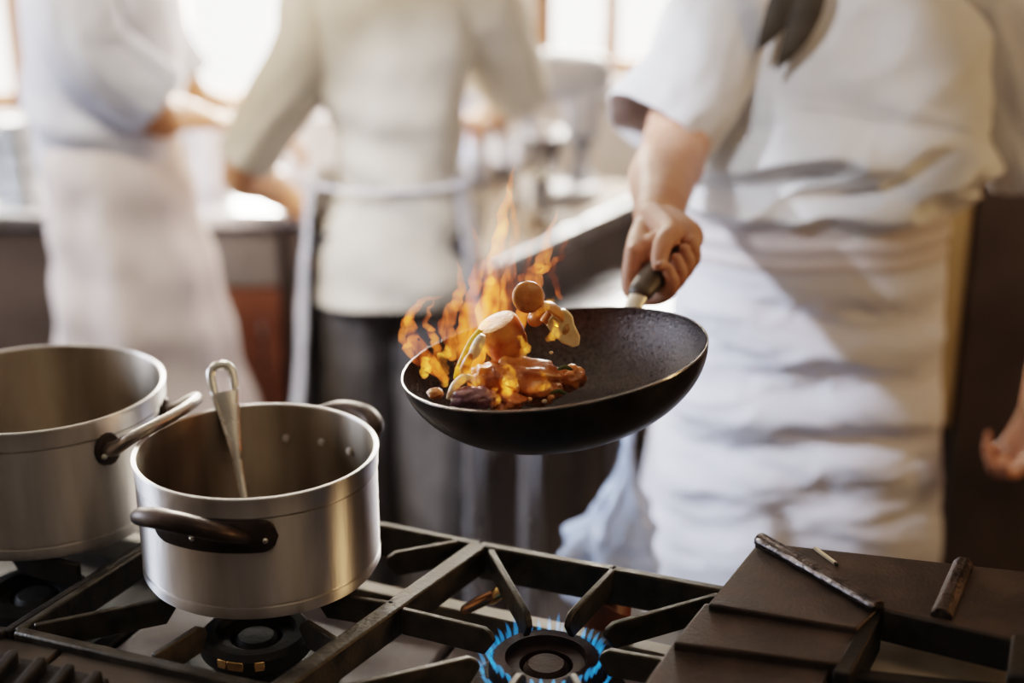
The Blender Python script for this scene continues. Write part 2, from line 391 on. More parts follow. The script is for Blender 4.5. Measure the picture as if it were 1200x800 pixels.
# ------------------------------------------------------------------ the angled counter on the right, lower table, mixer
cA, cB = ZP(540, 328, .9), ZP(740, 237, .9)
cd = (cB - cA).normalized(); cn = V((-cd.y, cd.x, 0))          # cn points to the far left
def cq(s, t, z): q = cA + cd*s + cn*t; return V((q.x, q.y, z))
L = .98
t = thing('steel_counter', cq(.5, .3, 0), 'stainless steel counter with bright front edge, running from pan toward wall', 'counter')
def cpoly(z, i=0): return [cq(.085+i, i, z), cq(L, i, z), cq(L, .42-i, z), cq(.74+i, .42-i, z)]
MB().hexa(cpoly(.87, .028), cpoly(.899, .028)).build('worktop', M['brown_top'], t)
MB().hexa([cq(.085, 0, .86), cq(L, 0, .86), cq(L, .028, .86), cq(.113, .028, .86)], [cq(.085, 0, .9), cq(L, 0, .9), cq(L, .028, .9), cq(.113, .028, .9)]).build('front_edge', M['steel'], t, bevel=.006, label='bright steel front edge')
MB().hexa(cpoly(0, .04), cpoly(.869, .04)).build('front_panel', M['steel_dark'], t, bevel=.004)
# lower steel table in front of it
tz = .76
tp = [cq(-.16, -.02, tz), cq(-.22, -.37, tz), cq(.55, -.37, tz), cq(.66, -.02, tz)]
t = thing('prep_table', sum(tp, V())/4 - V((0, 0, tz)), 'low stainless prep table behind the pan, beside the apron', 'table')
MB().prism(tp, .035).build('table_top', M['steel'], t, bevel=.004)
legs = [YP(622, 600, 2.62), cq(-.08, -.08, 0), cq(.50, -.32, 0), cq(.58, -.07, 0)]
for q in legs:
    MB().tube([(q.x, q.y, .0), (q.x, q.y, tz-.036)], .024, 20, dome=False).build('leg', M['steel'], t)
# floor planetary mixer standing on the angled counter
def mixer():
    b = ZP(640, 232, .9)
    t = thing('stand_mixer', b, 'grey blue stand mixer with steel bowl on the angled counter', 'mixer')
    MB().tube([b+V((-.03, -.03, .018)), b+V((.09, .05, .018))], .075, 24, flat=.25).build('base', M['mixer'], t)
    MB().tube([b+V((.085, .05, .02)), b+V((.09, .052, .15)), b+V((.085, .05, .27))], [.05, .042, .05], 20).build('column', M['mixer'], t)
    MB().tube([b+V((.11, .07, .30)), b+V((.0, .0, .305)), b+V((-.12, -.06, .29))], [.055, .065, .05], 24).build('head', M['mixer'], t)
    MB().tube([b+V((-.05, -.03, .25)), b+V((-.05, -.03, .2))], .02, 14).build('shaft', M['steel'], t)
    o = MB().lathe([(0, .004), (.05, .004), (.075, .03), (.09, .09), (.094, .14), (.097, .142), (.09, .142), (.085, .09), (.07, .035), (0, .012)], 48,
                   Matrix.Translation(b+V((-.05, -.03, .03)))).build('bowl', M['steel'], t)
mixer()
lathe_thing('stock_pot', 568, 190, 3.66, .9, can_prof(.075, .22), M['steel'], 'tall steel stock pot behind the back-turned cook and the mixer', 'pot')
p = ZP(628, 262, .9)
o = MB().lathe(can_prof(.036, .12), 40).build('steel_beaker', M['bright_steel']); o.location = p
tag(o, 'small bright steel beaker at the front of the angled counter', 'beaker')

# tall dark cabinet behind the chef
cx0, cx1, cy = .895, 1.9, 2.85
t = thing('tall_cabinet', ((cx0+cx1)/2, cy+.3, 0), 'tall dark brown cabinet behind the chef at right', 'cabinet')
MB().box(((cx0+cx1)/2, cy+.3, 1.0), (cx1-cx0, .56, 1.98)).build('carcass', M['dark_cab'], t, bevel=.004)
MB().box((cx0+.3, cy+.006, 1.0), (.48, .024, 1.9)).build('door', M['dark_cab'], t, bevel=.003)
MB().box((cx0+.80, cy+.006, 1.0), (.48, .024, 1.9)).build('door', M['dark_cab'], t, bevel=.003)
MB().box((cx0+.022, cy+.0, 1.26), (.045, .03, 1.42)).build('edge_strip', M['yellow_trim'], t, bevel=.003, label='yellowed timber edge strip')

# tied plastic bag hanging from the table edge
def bag():
    top = YP(736, 522, 2.05)
    rings = []; n = 48; zs = 34; zl = .30
    for i in range(zs+1):
        v = i/zs; z = top.z - v*zl
        r = .008 + .052*sstep(.02, .6, v)*(1 - .75*sstep(.78, 1.0, v)) + .012*sstep(.3, .8, v)*(1-sstep(.85, 1, v))
        ring = []
        for k in range(n):
            a = 2*PI*k/n
            q = V((math.cos(a), math.sin(a), 0))
            rr = r*(1 + .55*noise.noise(V((q.x*1.9, q.y*1.9, z*26))) + .30*abs(noise.noise(V((q.x*3, q.y*3, z*40)))) + .12*math.sin(a*7 + z*20)*(1-v*.6))
            ring.append(V((top.x - .035*sstep(0, 1, v) + q.x*rr, top.y + q.y*rr*.8, z)))
        rings.append(ring)
    o = MB().loft(rings, True, True, True).build('plastic_bag', M['bag'], None, sharp=0, subsurf=1)
    MB().tube([top, top+V((.0, .01, .03)), top+V((.0, .02, .07))], [.008, .012, .014], 10).build('knot', M['bag'], o)
    tag(o, 'crumpled pale blue plastic bag hanging left of the apron', 'bag')
bag()

# ------------------------------------------------------------------ the stove
G = .92                                    # top of the pan supports
sb0, sb1 = ZP(447, 610, G), ZP(850, 688, G)
du = (sb1 - sb0).normalized(); dv = V((-du.y, du.x, 0))           # du along the back bar, dv away from the camera
O = ZP(560, 636, G)
def sq(u, v, z): q = O + du*u + dv*v; return V((q.x, q.y, z))
st = thing('gas_range', sq(0, -.35, 0), 'heavy gas range with iron pan supports and pale spill trays', 'stove')
UL, UR, VF, VB = -.95, .95, -.66, -.015
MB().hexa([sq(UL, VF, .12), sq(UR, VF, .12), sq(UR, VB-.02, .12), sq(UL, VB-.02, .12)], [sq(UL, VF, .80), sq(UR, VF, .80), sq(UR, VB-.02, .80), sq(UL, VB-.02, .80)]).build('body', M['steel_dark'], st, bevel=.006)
for u in (UL+.06, UR-.06):
    for v in (VF+.06, VB-.08): MB().tube([sq(u, v, 0), sq(u, v, .12)], .025, 16, dome=False).build('foot', M['steel'], st)
MB().hexa([sq(UL, VB-.025, .80), sq(UR, VB-.025, .80), sq(UR, VB, .80), sq(UL, VB, .80)], [sq(UL, VB-.025, .845), sq(UR, VB-.025, .845), sq(UR, VB, .845), sq(UL, VB, .845)]).build('back_ledge', M['tan'], st, bevel=.003)
MB().hexa([sq(UL, VF, .80), sq(UR, VF, .80), sq(UR, VF+.03, .80), sq(UL, VF+.03, .80)], [sq(UL, VF, .86), sq(UR, VF, .86), sq(UR, VF+.03, .86), sq(UL, VF+.03, .86)]).build('front_rim', M['steel'], st, bevel=.003)
# two spill trays
for a, b, m in ((-.88, -.385, 'iron'), (-.375, -.01, 'tray'), (.0, .40, 'tray')):
    MB().hexa([sq(a, -.345, .801), sq(b, -.345, .801), sq(b, -.045, .801), sq(a, -.045, .801)], [sq(a, -.345, .815), sq(b, -.345, .815), sq(b, -.045, .815), sq(a, -.045, .815)]).build('spill_tray', M[m], st, bevel=.004)
# front ledge plate under the pan supports and finned front grate
fl0, fl1 = ZP(-60, 718, G), ZP(345, 798, G)
fd = (fl1 - fl0).normalized(); fnn = V((-fd.y, fd.x, 0))
def fq(s, t, z): q = fl0 + fd*s + fnn*t; return V((q.x, q.y, z))
MB().hexa([fq(-.3, -.12, .86), fq(.155, -.085, .86), fq(.155, -.012, .86), fq(-.3, -.012, .86)], [fq(-.3, -.12, .912), fq(.155, -.085, .912), fq(.155, -.012, .912), fq(-.3, -.012, .912)]).build('ledge_plate', M['ledge'], st, bevel=.003)
MB().hexa([fq(.158, -.12, .86), fq(.55, -.12, .86), fq(.55, -.012, .86), fq(.158, -.012, .86)], [fq(.158, -.12, .910), fq(.55, -.12, .910), fq(.55, -.012, .910), fq(.158, -.012, .910)]).build('ledge_plate', M['ledge'], st, bevel=.003)
gz = .936
fg = thing('finned_grate', ZP(60, 790, gz), 'black cast-iron finned grate at the front left corner', 'grate')
MB().prism([ZP(-90, 742, .920), ZP(128, 794, .920), ZP(60, 860, .920), ZP(-120, 820, .920)], .03).build('plate', M['iron'], fg, bevel=.002)
for k in range(6):
    a = ZP(-50 + k*33, 744 + k*8, gz); b = ZP(-98 + k*33, 800 + k*8, gz)
    MB().bar(a, b, .011, .017).build('fin', M['iron'], fg, bevel=.003)

# pan supports
spA, spB = ZP(562, 636, G), ZP(322, 806, G)          # middle spine
leA, leB = ZP(172, 640, G), ZP(20, 737, G)           # left spine
sd = (spB - spA).normalized(); sn = V((-sd.y, sd.x, 0))      # sn points to the camera right
hw = .0055
lg = thing('pan_support', (spA+leB)/2, 'wide cast-iron pan support carrying the casserole and framing the lit burner', 'pan support')
def bl(s): return sb0 + du*s
mb = MB()
mb.bar(spA, spB, .022, .036)
mb.bar(bl(-.46), spA + du*(-.001), .012, .045)
mb.bar(leA + V((0, 0, 0)) + (leA-leB).normalized()*.10, leB, .010, .036)
mb.bar(leB, spB, .014, .034)
mb.build('frame', M['iron_backlit'], lg, bevel=.0025)
def fing(root, a, b, w=.0075, h=.032, drop=.014, z=G): MB().finger(ZP(*a, z), ZP(*b, z), w, h, drop).build('finger', M['iron_backlit'], root, bevel=.0016)
for a, b in (((536, 633), (452, 648)), ((462, 706), (372, 692)), ((40, 731), (205, 698)), ((208, 612), (265, 668)), ((395, 748), (352, 722)), ((330, 604), (320, 662)), ((180, 766), (240, 728))): fing(lg, a, b)
rg = lg
mb = MB()
mb.bar(spA + du*.001, ZP(905, 699, G), .013, .046)
rgA, rgB = ZP(905, 699, G), ZP(720, 870, G)
mb.bar(rgA, rgB, .011, .036); mb.bar(spB, rgB, .013, .034)
mb.build('frame', M['iron_backlit'], rg, bevel=.0025)
for a, b in (((472, 712), (580, 738)), ((575, 643), (621, 722)), ((722, 662), (664, 722)), ((842, 695), (708, 732)), ((800, 775), (702, 758)), ((705, 850), (668, 782)), ((560, 850), (614, 782)), ((400, 803), (562, 766))): fing(rg, a, b)
lg2 = thing('pan_support', leA - V((.2, 0, 0)), 'cast-iron pan support under the large pot at the left edge', 'pan support')
off = V((-.012, -.002, 0)); u = (leA - leB).normalized()
mb = MB()
mb.bar(leA + off + u*.12, leB + off, .0105, .036)
mb.bar(leB + off, leB + off - fd*.42, .014, .034); mb.bar(leA + off + u*.12, leA + off + u*.12 - fd*.42, .012, .04)
mb.bar(leA + off + u*.12 - fd*.42, leB + off - fd*.42, .0105, .036)
mb.build('frame', M['iron'], lg2, bevel=.0025)
c2 = (leA + leB)/2 + u*.06 - fd*.21
for k in range(8):
    a = k*PI/4 + .35; d = V((math.cos(a), math.sin(a), 0))
    MB().finger(c2 + d*(.165 if k % 2 else .15), c2 + d*.06, .0075, .032, .014).build('finger', M['iron'], lg2, bevel=.0016)

# burners
def burner(center, label, lit):
    c = V(center); c.z = .816
    t = thing('gas_burner', c, label, 'burner', 'burners of the range')
    MB().lathe([(0, 0), (.098, 0), (.094, .010), (.05, .014), (.045, .028), (0, .028)], 64, Matrix.Translation(c)).build('base', M['iron' if lit else 'iron_black'], t)
    MB().lathe([(.028, .028), (.058, .030), (.064, .036), (.064, .052), (.058, .058), (.046, .058), (.043, .05), (.03, .048), (.028, .028)], 72, Matrix.Translation(c)).build('ring_head', M['burner' if lit else 'iron_black'], t)
    MB().lathe([(0, .034), (.024, .034), (.026, .044), (.020, .05), (0, .051)], 40, Matrix.Translation(c)).build('cap', M['burner' if lit else 'iron_black'], t)
    if lit:
        proto = None; n = 0
        for r0, rr, nn, zz, hh in ((.060, .0029, 38, .054, .017), (.070, .0026, 34, .040, .015)):
            proto = None
            for k in range(nn):
                if proto is None:
                    mb = MB(); pts = [V((0, 0, 0)), V((.002, 0, hh*.4)), V((.005, 0, hh*.75)), V((.009, 0, hh))]
                    mb.tube(pts, [rr*.75, rr, rr*.7, rr*.12], 8); o = mb.build('flame_jet', M['gas'], t, world=False, sharp=0)
                    proto = o
                else:
                    o = proto.copy(); COL.objects.link(o); o.parent = t
                a = 2*PI*k/nn + .03*random.uniform(-1, 1)
                o.location = (math.cos(a)*r0, math.sin(a)*r0, zz); o.rotation_euler = (0, 0, a)
                q = random.uniform(.75, 1.3); o.scale = (1, 1, q)
    return t
BC = ZP(640, 771, .872)
burner(BC, 'lit gas burner with a ring of small blue flames', True)
BL = ZP(300, 738, .872); BL.z = 0
bt = burner(BL, 'dark gas burner under the ladle pot, flames hidden', False)
for k, a in enumerate((-2.05, -1.85, -1.72, -1.35)):
    c = V((BL.x, BL.y, .862))
    q = c + V((math.cos(a)*.062, math.sin(a)*.062, 0))
    MB().box(q, (.006, .012, .012), Matrix.Rotation(a, 3, 'Z')).build('brass_port', M['brass'], bt, bevel=.0015)
burner(ZP(40, 690, .872), 'dark gas burner under the large left pot', False)
# gas tap bits behind the right burner
a, b = ZP(545, 714, .872), ZP(578, 697, .88)
t = thing('gas_tap', a, 'small copper gas tap on the back ledge of the range', 'tap')
MB().tube([a, (a+b)/2, b], [.006, .0075, .006], 14).build('pipe', M['copper'], t)
MB().tube([b - V((.002, 0, .004)), b + V((.007, .0, .003))], .008, 16).build('cap', M['brass'], t)
a = ZP(718, 716, .86)
t = thing('gas_valve', a, 'red brown gas valve knob behind the blue flames', 'valve')
MB().tube([a + V((-.012, .02, -.03)), a + V((-.003, .02, .0)), a + V((.01, .03, .012))], [.028, .03, .02], 24).build('knob', M['rust_cab'], t)
MB().tube([a + V((.004, .025, .024)), a + V((.024, .028, .032))], .008, 16).build('spindle', M['old_alu'], t)

# ------------------------------------------------------------------ cast-iron top plates at the right
gt = thing('iron_hotplate', ZP(1020, 740, G), 'rust brown stepped cast-iron hotplate with raised ridges at lower right', 'hotplate')
zt = .968
MB().prism([ZP(884, 634, zt), ZP(1034, 712, zt), ZP(1190, 749, zt), ZP(1300, 775, zt), ZP(1300, 680, zt)], .034).build('back_plate', M['iron_brown'], gt, bevel=.002)
MB().prism([ZP(884, 640, zt-.002), ZP(830, 707, zt-.006), ZP(1004, 736, zt-.006), ZP(1033, 710, zt-.002)], .03).build('step_plate', M['iron_brown'], gt, bevel=.002)
MB().prism([ZP(826, 706, zt-.012), ZP(789, 752, zt-.018), ZP(986, 778, zt-.018), ZP(1006, 734, zt-.012)], .03).build('step_plate', M['iron_brown'], gt, bevel=.002)
MB().prism([ZP(788, 752, zt-.026), ZP(752, 806, zt-.034), ZP(700, 880, zt-.04), ZP(930, 905, zt-.04), ZP(974, 778, zt-.026)], .03).build('step_plate', M['iron_brown'], gt, bevel=.002)
a_, b_ = ZP(1036, 714, zt-.001), ZP(1192, 751, zt-.001)
MB().bar(a_, b_, .006, .036).build('dark_front_strip', M['iron'], gt, bevel=.001)  # dark strip laid over the back plate's front face to make it near-black
def ridge(a, b, w, h, z=zt):
    a, b = ZP(*a, z+h), ZP(*b, z+h)
    d = (b - a).normalized(); s_ = V((-d.y, d.x, 0))
    prof = [(-w/2, -h-.003), (-w/2, -h*.55), (-w*.22, 0), (w*.22, 0), (w/2, -h*.55), (w/2, -h-.003)]
    A = [a + s_*x + V((0, 0, zz)) for x, zz in prof]; B = [b + s_*x + V((0, 0, zz)) for x, zz in prof]
    mb = MB(); va, vb = mb.verts(A), mb.verts(B); n = len(A)
    mb.face(va); mb.face(vb[::-1])
    for i in range(n): mb.face([va[i], va[(i+1) % n], vb[(i+1) % n], vb[i]])
    return mb
ridge((890, 624), (1031, 703), .017, .009).build('ridge', M['ridge'], gt, bevel=.0015, label='scraped bright ridge')
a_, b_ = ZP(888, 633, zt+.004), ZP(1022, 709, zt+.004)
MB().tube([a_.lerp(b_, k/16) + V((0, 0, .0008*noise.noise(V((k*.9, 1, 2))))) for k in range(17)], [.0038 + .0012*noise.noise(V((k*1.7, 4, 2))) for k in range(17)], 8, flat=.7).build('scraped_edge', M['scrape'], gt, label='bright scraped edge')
ridge((1130, 652), (1104, 712), .022, .012).build('ridge', M['ridge'], gt, bevel=.002, label='short scraped ridge')
MB().prism([ZP(1005, 735, zt-.010), ZP(1033, 711, zt-.006), ZP(1036, 714, zt-.006), ZP(996, 790, zt-.02), ZP(976, 786, zt-.02)], .05).build('side_rib', M['iron'], gt, bevel=.002)
MB().prism([ZP(1186, 742, zt+.004), ZP(1180, 790, zt+.004), ZP(1320, 810, zt+.004), ZP(1320, 740, zt+.004)], .06).build('end_block', M['iron'], gt, bevel=.003)
t2 = MB().prism([ZP(985, 740, .90), ZP(960, 800, .90), ZP(1330, 830, .90), ZP(1330, 745, .90)], .03).build('drip_tray', M['tray_tan'], None, bevel=.003)
tag(t2, 'dull tan drip tray in the gap below the hotplate', 'drip tray')
MB().bar(ZP(955, 783, .93), ZP(1330, 822, .93), .02, .03).build('front_bar', M['iron'], gt, bevel=.003)
# support of the hotplate block
MB().hexa([sq(.34, -.30, .816), sq(.90, -.30, .816), sq(.90, -.03, .816), sq(.34, -.03, .816)], [sq(.34, -.30, .868), sq(.90, -.30, .868), sq(.90, -.03, .868), sq(.34, -.03, .868)]).build('support_block', M['iron'], gt)
a, b = ZP(955, 642, zt+.0015), ZP(979, 660, zt+.0015)
t = thing('matchstick', a, 'single pale matchstick lying on the iron hotplate', 'match')
d = (b-a).normalized()
MB().bar(a + V((0, 0, .0016)), b + V((0, 0, .0016)), .0034, .003).build('stick', M['match'], t)
MB().tube([b - d*.001, b + d*.003], .0019, 10).build('match_head', M['match_head'], t)

# ------------------------------------------------------------------ pots
def pot(name, c, r, h, label, haz, hz, wire, cat='pot'):
    t = thing(name, c, label, cat)
    T = Matrix.Translation(c)
    bh = .018
    MB().lathe([(0, .0), (r-.012, .0), (r-.004, .003), (r, .010), (r, bh), (r-.0028, bh+.0008), (r-.0028, bh+.0026), (r-.0004, bh+.004),
                (r-.0004, h-.026), (r-.0026, h-.0252), (r-.0026, h-.0236), (r+.0006, h-.0228), (r+.0012, h-.004), (r+.0022, h-.002), (r+.0018, h), (r-.0012, h+.0006), (r-.0032, h-.001)], 160, T).build('body', M['alu'], t, sharp=30)
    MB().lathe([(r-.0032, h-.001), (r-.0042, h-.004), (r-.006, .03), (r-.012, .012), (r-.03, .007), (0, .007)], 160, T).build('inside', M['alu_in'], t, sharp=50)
    for az in haz:
        d = V((math.sin(az), -math.cos(az), 0)); s_ = V((math.cos(az), math.sin(az), 0)); cc = V(c) + V((0, 0, hz))
        def onwall(w, z, o): # point on the wall at arc offset w
            a = az + w/r
            return V(c) + V((math.sin(a)*(r+o), -math.cos(a)*(r+o), hz+z))
        hroot = None
        if not wire:
            mb = MB(); n = 40; rings = []
            W, hh = .080, .0185
            for k in range(n+1):
                x = -.068 + (.068+W)*k/n
                e = hh*math.sqrt(max(0, 1 - max(0, (abs(x-.006)-(.074-hh))/hh)**2)) + .0004
                rings.append([onwall(x, -e, .0), onwall(x, -e, .003), onwall(x, -e*.9, .0045), onwall(x, e*.9, .0045), onwall(x, e, .003), onwall(x, e, .0)])
            mb.loft(rings, True, True, True); hroot = mb.build('handle', M['handle'], t, sharp=50)
            pts = catmull([onwall(-.060, .006, .004), onwall(-.059, .012, .018), onwall(-.050, .024, .032), onwall(-.030, .031, .038), onwall(.0, .029, .036), onwall(.026, .018, .026), onwall(.040, .006, .012), onwall(.046, .0, .004)], 6)
            rr = lerpl([.009, .011, .0125, .0135, .0135, .012, .009, .007], len(pts))
            MB().tube(pts, rr, 18, flat=.8).build('grip', M['handle'], hroot, sharp=60)
            for x in (-.012, .066): 
                mb = MB(); p = onwall(x, -.004, .0045); mb.ell(p, (.0036, .0036, .0036), seg=12); mb.build('rivet', M['bright_steel'], hroot)
            for x in (-.05, .0, .05):
                a = az + x/r; p = V(c) + V((math.sin(a)*(r-.0058), -math.cos(a)*(r-.0058), hz)); MB().ell(p, (.005, .005, .005), seg=12).build('inner_rivet', M['alu'], t)
        else:
            pts = catmull([onwall(-.062, .0, .004), onwall(-.061, .006, .018), onwall(-.055, .022, .04), onwall(-.034, .032, .052), onwall(.0, .035, .055), onwall(.034, .032, .052), onwall(.055, .022, .04), onwall(.061, .006, .018), onwall(.062, .0, .004)], 6)
            hroot = MB().tube(pts, lerpl([.009, .0085, .0075, .007, .007, .007, .0075, .0085, .009], len(pts)), 16).build('handle', M['old_alu'], t, sharp=60)
            for sgn in (-1, 1):
                cs = [(math.cos(2*PI*k/16), math.sin(2*PI*k/16)) for k in range(16)]
                MB().hexa([onwall(sgn*.062 + x*.017, z*.021, .0005) for x, z in cs], [onwall(sgn*.062 + x*.015, z*.019, .006) for x, z in cs]).build('bracket', M['handle'], hroot, sharp=40)
                for x in (-.008, .008): MB().ell(onwall(sgn*.062+x, -.006, .006), (.004, .004, .004), seg=12).build('rivet', M['bright_steel'], hroot)
    return t
PC = ZP(309, 661, G); PC.z = G + .0005
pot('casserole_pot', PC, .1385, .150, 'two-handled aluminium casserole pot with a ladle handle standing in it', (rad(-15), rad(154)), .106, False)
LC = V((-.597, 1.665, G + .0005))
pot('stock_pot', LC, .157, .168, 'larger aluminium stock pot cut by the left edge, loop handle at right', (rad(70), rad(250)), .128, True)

# slotted ladle handle in the casserole
def ladle():
    D = lambda px, py, z: ZP(px, py, z)
    top, rim, low = D(258, 428, 1.118), D(266, 482, 1.070), D(284, 575, .984)
    tip = low + (low-rim).normalized()*.045
    t = thing('ladle', tip, 'steel ladle with slotted handle leaning in the casserole pot', 'ladle')
    ax = (top - tip).normalized(); L = (top-tip).length
    view = -ray(270, 500).normalized(); sx = ax.cross(view).normalized(); sz = sx.cross(ax).normalized()
    def P(s, x, z): return tip + ax*s + sx*x + sz*z
    prof = []
    for k in range(25):
        f = k/24; w = .0052 + .0020*sstep(.3, .5, f) + .0105*sstep(.42, .92, f); prof.append((f*L, w))
    mb = MB(); rings = []
    thick = .0022
    for s, w in prof: rings.append([P(s, -w, -thick), P(s, w, -thick), P(s, w, thick), P(s, w-.0022, thick+.0012), P(s, -(w-.0022), thick+.0012), P(s, -w, thick)])
    # handle with an open eye: stop the solid body below the eye and add a ring loop
    cut = 20
    mb.loft(rings[:cut+1], True, True, True)
    s0 = prof[cut][0]-.004; w0 = prof[cut][1]-.0045; w1 = prof[-1][1]-.0045
    loop = [P(s0, -w0, 0), P(L*.93, -w1, 0), P(L*.985, -w1*.75, 0), P(L*1.0, 0, 0), P(L*.985, w1*.75, 0), P(L*.93, w1, 0), P(s0, w0, 0)]
    mb.tube(catmull(loop, 6), .0055, 12, flat=.6, up=sz)
    h = mb.build('handle', M['bright_steel'], t, sharp=35)
    # pressed channel: two raised edges along the handle
    mb = MB()
    a0, a1 = int(24*.45), cut
    for sg in (-1, 1):
        mb.tube([P(prof[k][0], sg*(prof[k][1]-.0018), thick+.0008) for k in range(a0, a1+1)], .0022, 8)
    mb.build('raised_edge', M['bright_steel'], h)
    c = tip + V((.0, -.02, .0)); c.z = max(c.z, PC.z+.035)
    MB().lathe([(0, -.022), (.018, -.019), (.03, -.006), (.034, .006), (.0325, .0065), (.028, -.004), (.017, -.017), (0, -.02)], 40, Matrix.Translation(c)).build('bowl', M['bright_steel'], t)
ladle()

# ------------------------------------------------------------------ pan, handle
PANY = 1.52
PCN = YP(649, 416, PANY)
RP = .1745
PM = Matrix.Translation(PCN) @ Matrix.Rotation(rad(-8.2), 4, 'Y') @ Matrix.Rotation(rad(-1.5), 4, 'X')
HAZ = rad(33)
def pan():
    t = thing('frying_pan', PCN - V((0, 0, .08)), 'deep black frying pan held above the range, burning food inside', 'pan')
    d = .083; out = []; inn = []
    n = 22; rb = .085
    for k in range(n+1):
        f = k/n; r = rb + (RP-rb)*math.sin(f*PI/2)**1.0; z = -d + d*(1-math.cos(f*PI/2))
        r = rb + (RP-rb)*(1-(1-f)**1.75); z = -d + d*(f**1.35)
        out.append((r, z)); inn.append((r-.0024, z+.0018))
    MB().lathe([(0, -d-.0015), (rb*.6, -d-.0012)] + out, 160, PM).build('outside', M['pan'], t, sharp=40)
    MB().lathe([(0, -d+.003), (rb-.008, -d+.003)] + inn[1:], 160, PM).build('inside', M['pan_in'], t, sharp=60)
    MB().lathe([(RP-.0024, .0006), (RP-.0012, .0016), (RP+.0001, .0014), (RP+.0006, 0), (RP+.0, -.001), (RP-.0024, -.001)], 160, PM, closed=True).build('rim', M['pan_rim'], t)
    u = V((math.sin(HAZ), math.cos(HAZ), 0)); up = V((0, 0, 1))
    L = lambda s, z: PM @ (u*s + up*z)
    MB().tube([L(RP+.004, -.010), L(RP+.015, -.003), L(RP+.035, .008), L(RP+.05, .013)], [.010, .0115, .0125, .013], 20, flat=.7).build('ferrule', M['ferrule'], t)
    MB().tube([L(RP+.036, .009), L(RP+.06, .016), L(RP+.10, .025), L(RP+.140, .033)], [.0160, .0175, .0170, .0150], 24, flat=.85).build('handle', M['grip'], t)
    return L
PL = pan()

# ------------------------------------------------------------------ food
def rot(a, b, c): return Euler((a, b, c)).to_matrix()
def food(name, mb, m, label, cat, group=None, sharp=60):
    return tag(mb.build(name, M[m], None, sharp=sharp), label, cat, group)
def FP(px, py, y=None): return YP(px, py, PANY - .035 if y is None else y)
mb = MB(); mb.ell(FP(610, 446), (.054, .03, .026), rot(0, rad(6), rad(8)), amp=.30, freq=22, seed=2); mb.ell(FP(585, 448, PANY-.05), (.03, .024, .022), rot(0, .3, 0), amp=.3, freq=25, seed=4)
food('chicken_piece', mb, 'meat', 'large browned piece of chicken lying in the burning pan', 'meat')
def cyl(p0, p1, r0, r1, n=28, bulge=.06):
    pts = [p0.lerp(p1, k/10) for k in range(11)]; return MB().tube(pts, [r0*(1-k/10)+r1*k/10 + bulge*r0*math.sin(PI*k/10) for k in range(11)], n, dome=False)
SM = Matrix.Translation(FP(589, 393, PANY-.015)) @ rot(rad(8), rad(-24), 0).to_4x4()
o = food('sausage_chunk', MB().lathe([(0, -.030), (.014, -.029), (.021, -.023), (.0245, -.012), (.0255, .0), (.0245, .014), (.022, .0185), (0, .0188)], 48, SM), 'sausage', 'thick browned sausage chunk with pale cut face, flying above the pan', 'sausage')
MB().lathe([(0, .0205), (.010, .0207), (.018, .0200), (.0218, .0188), (.0218, .0180), (0, .018)], 48, SM).build('cut_face', M['cut'], o, label='pale cut face')
# pepper strip
def strip(pts, w, thk, m, name, label, cat, group=None):
    P = catmull(pts, 6); view = -ray(560, 420).normalized(); rings = []
    for i, p in enumerate(P):
        d = (P[min(i+1, len(P)-1)]-P[max(i-1, 0)]).normalized(); s_ = d.cross(view).normalized(); nn = s_.cross(d)
        f = i/(len(P)-1); ww = w*(1 - .55*abs(2*f-1)**3)
        rings.append([p + s_*ww*math.cos(a) + nn*thk*math.sin(a) for a in [2*PI*k/10 for k in range(10)]])
    return food(name, MB().loft(rings, True, True, True), m, label, cat, group)
strip([FP(563, 386, PANY-.05), FP(553, 405, PANY-.055), FP(543, 425, PANY-.06), FP(534, 443, PANY-.055)], .0062, .0035, 'pepper', 'pepper_strip', 'long yellow pepper strip standing at the left of the food', 'vegetable')
strip([FP(566, 392, PANY-.06), FP(558, 408, PANY-.062), FP(553, 420, PANY-.062)], .0065, .005, 'onion', 'onion_piece', 'pale onion piece beside the yellow pepper strip', 'vegetable')
strip([FP(552, 414, PANY-.064), FP(546, 428, PANY-.066), FP(541, 438, PANY-.064)], .0055, .0045, 'sausage', 'meat_strip', 'narrow browned meat strip under the onion piece', 'meat')
strip([FP(553, 442, PANY-.07), FP(543, 443, PANY-.074), FP(533, 452, PANY-.078), FP(525, 467, PANY-.08)], .0048, .0045, 'onion', 'onion_curl', 'curled pale onion strip near the front of the pan', 'vegetable')
mb = MB(); mb.ell(FP(556, 467, PANY-.085), (.026, .016, .014), rot(0, 0, .1), amp=.2, freq=24, seed=6); food('vegetable_chunk', mb, 'purple', 'glossy purple brown chunk at the front rim of the pan', 'vegetable')
mb = MB(); mb.ell(FP(668, 443, PANY-.02), (.017, .015, .015), amp=.25, freq=22, seed=8); food('meat_nugget', mb, 'meat', 'small dark meat nugget right of the chicken piece', 'meat')
mb = MB(); mb.ell(FP(592, 470, PANY-.07), (.022, .016, .012), amp=.3, freq=22, seed=11); food('meat_nugget', mb, 'meat', 'small browned nugget below the chicken piece', 'meat')
mb = MB(); mb.ell(FP(510, 461, PANY-.085), (.009, .008, .006), amp=.2, freq=22, seed=12); food('meat_crumb', mb, 'mush', 'small browned crumb at the left rim of the pan', 'meat')
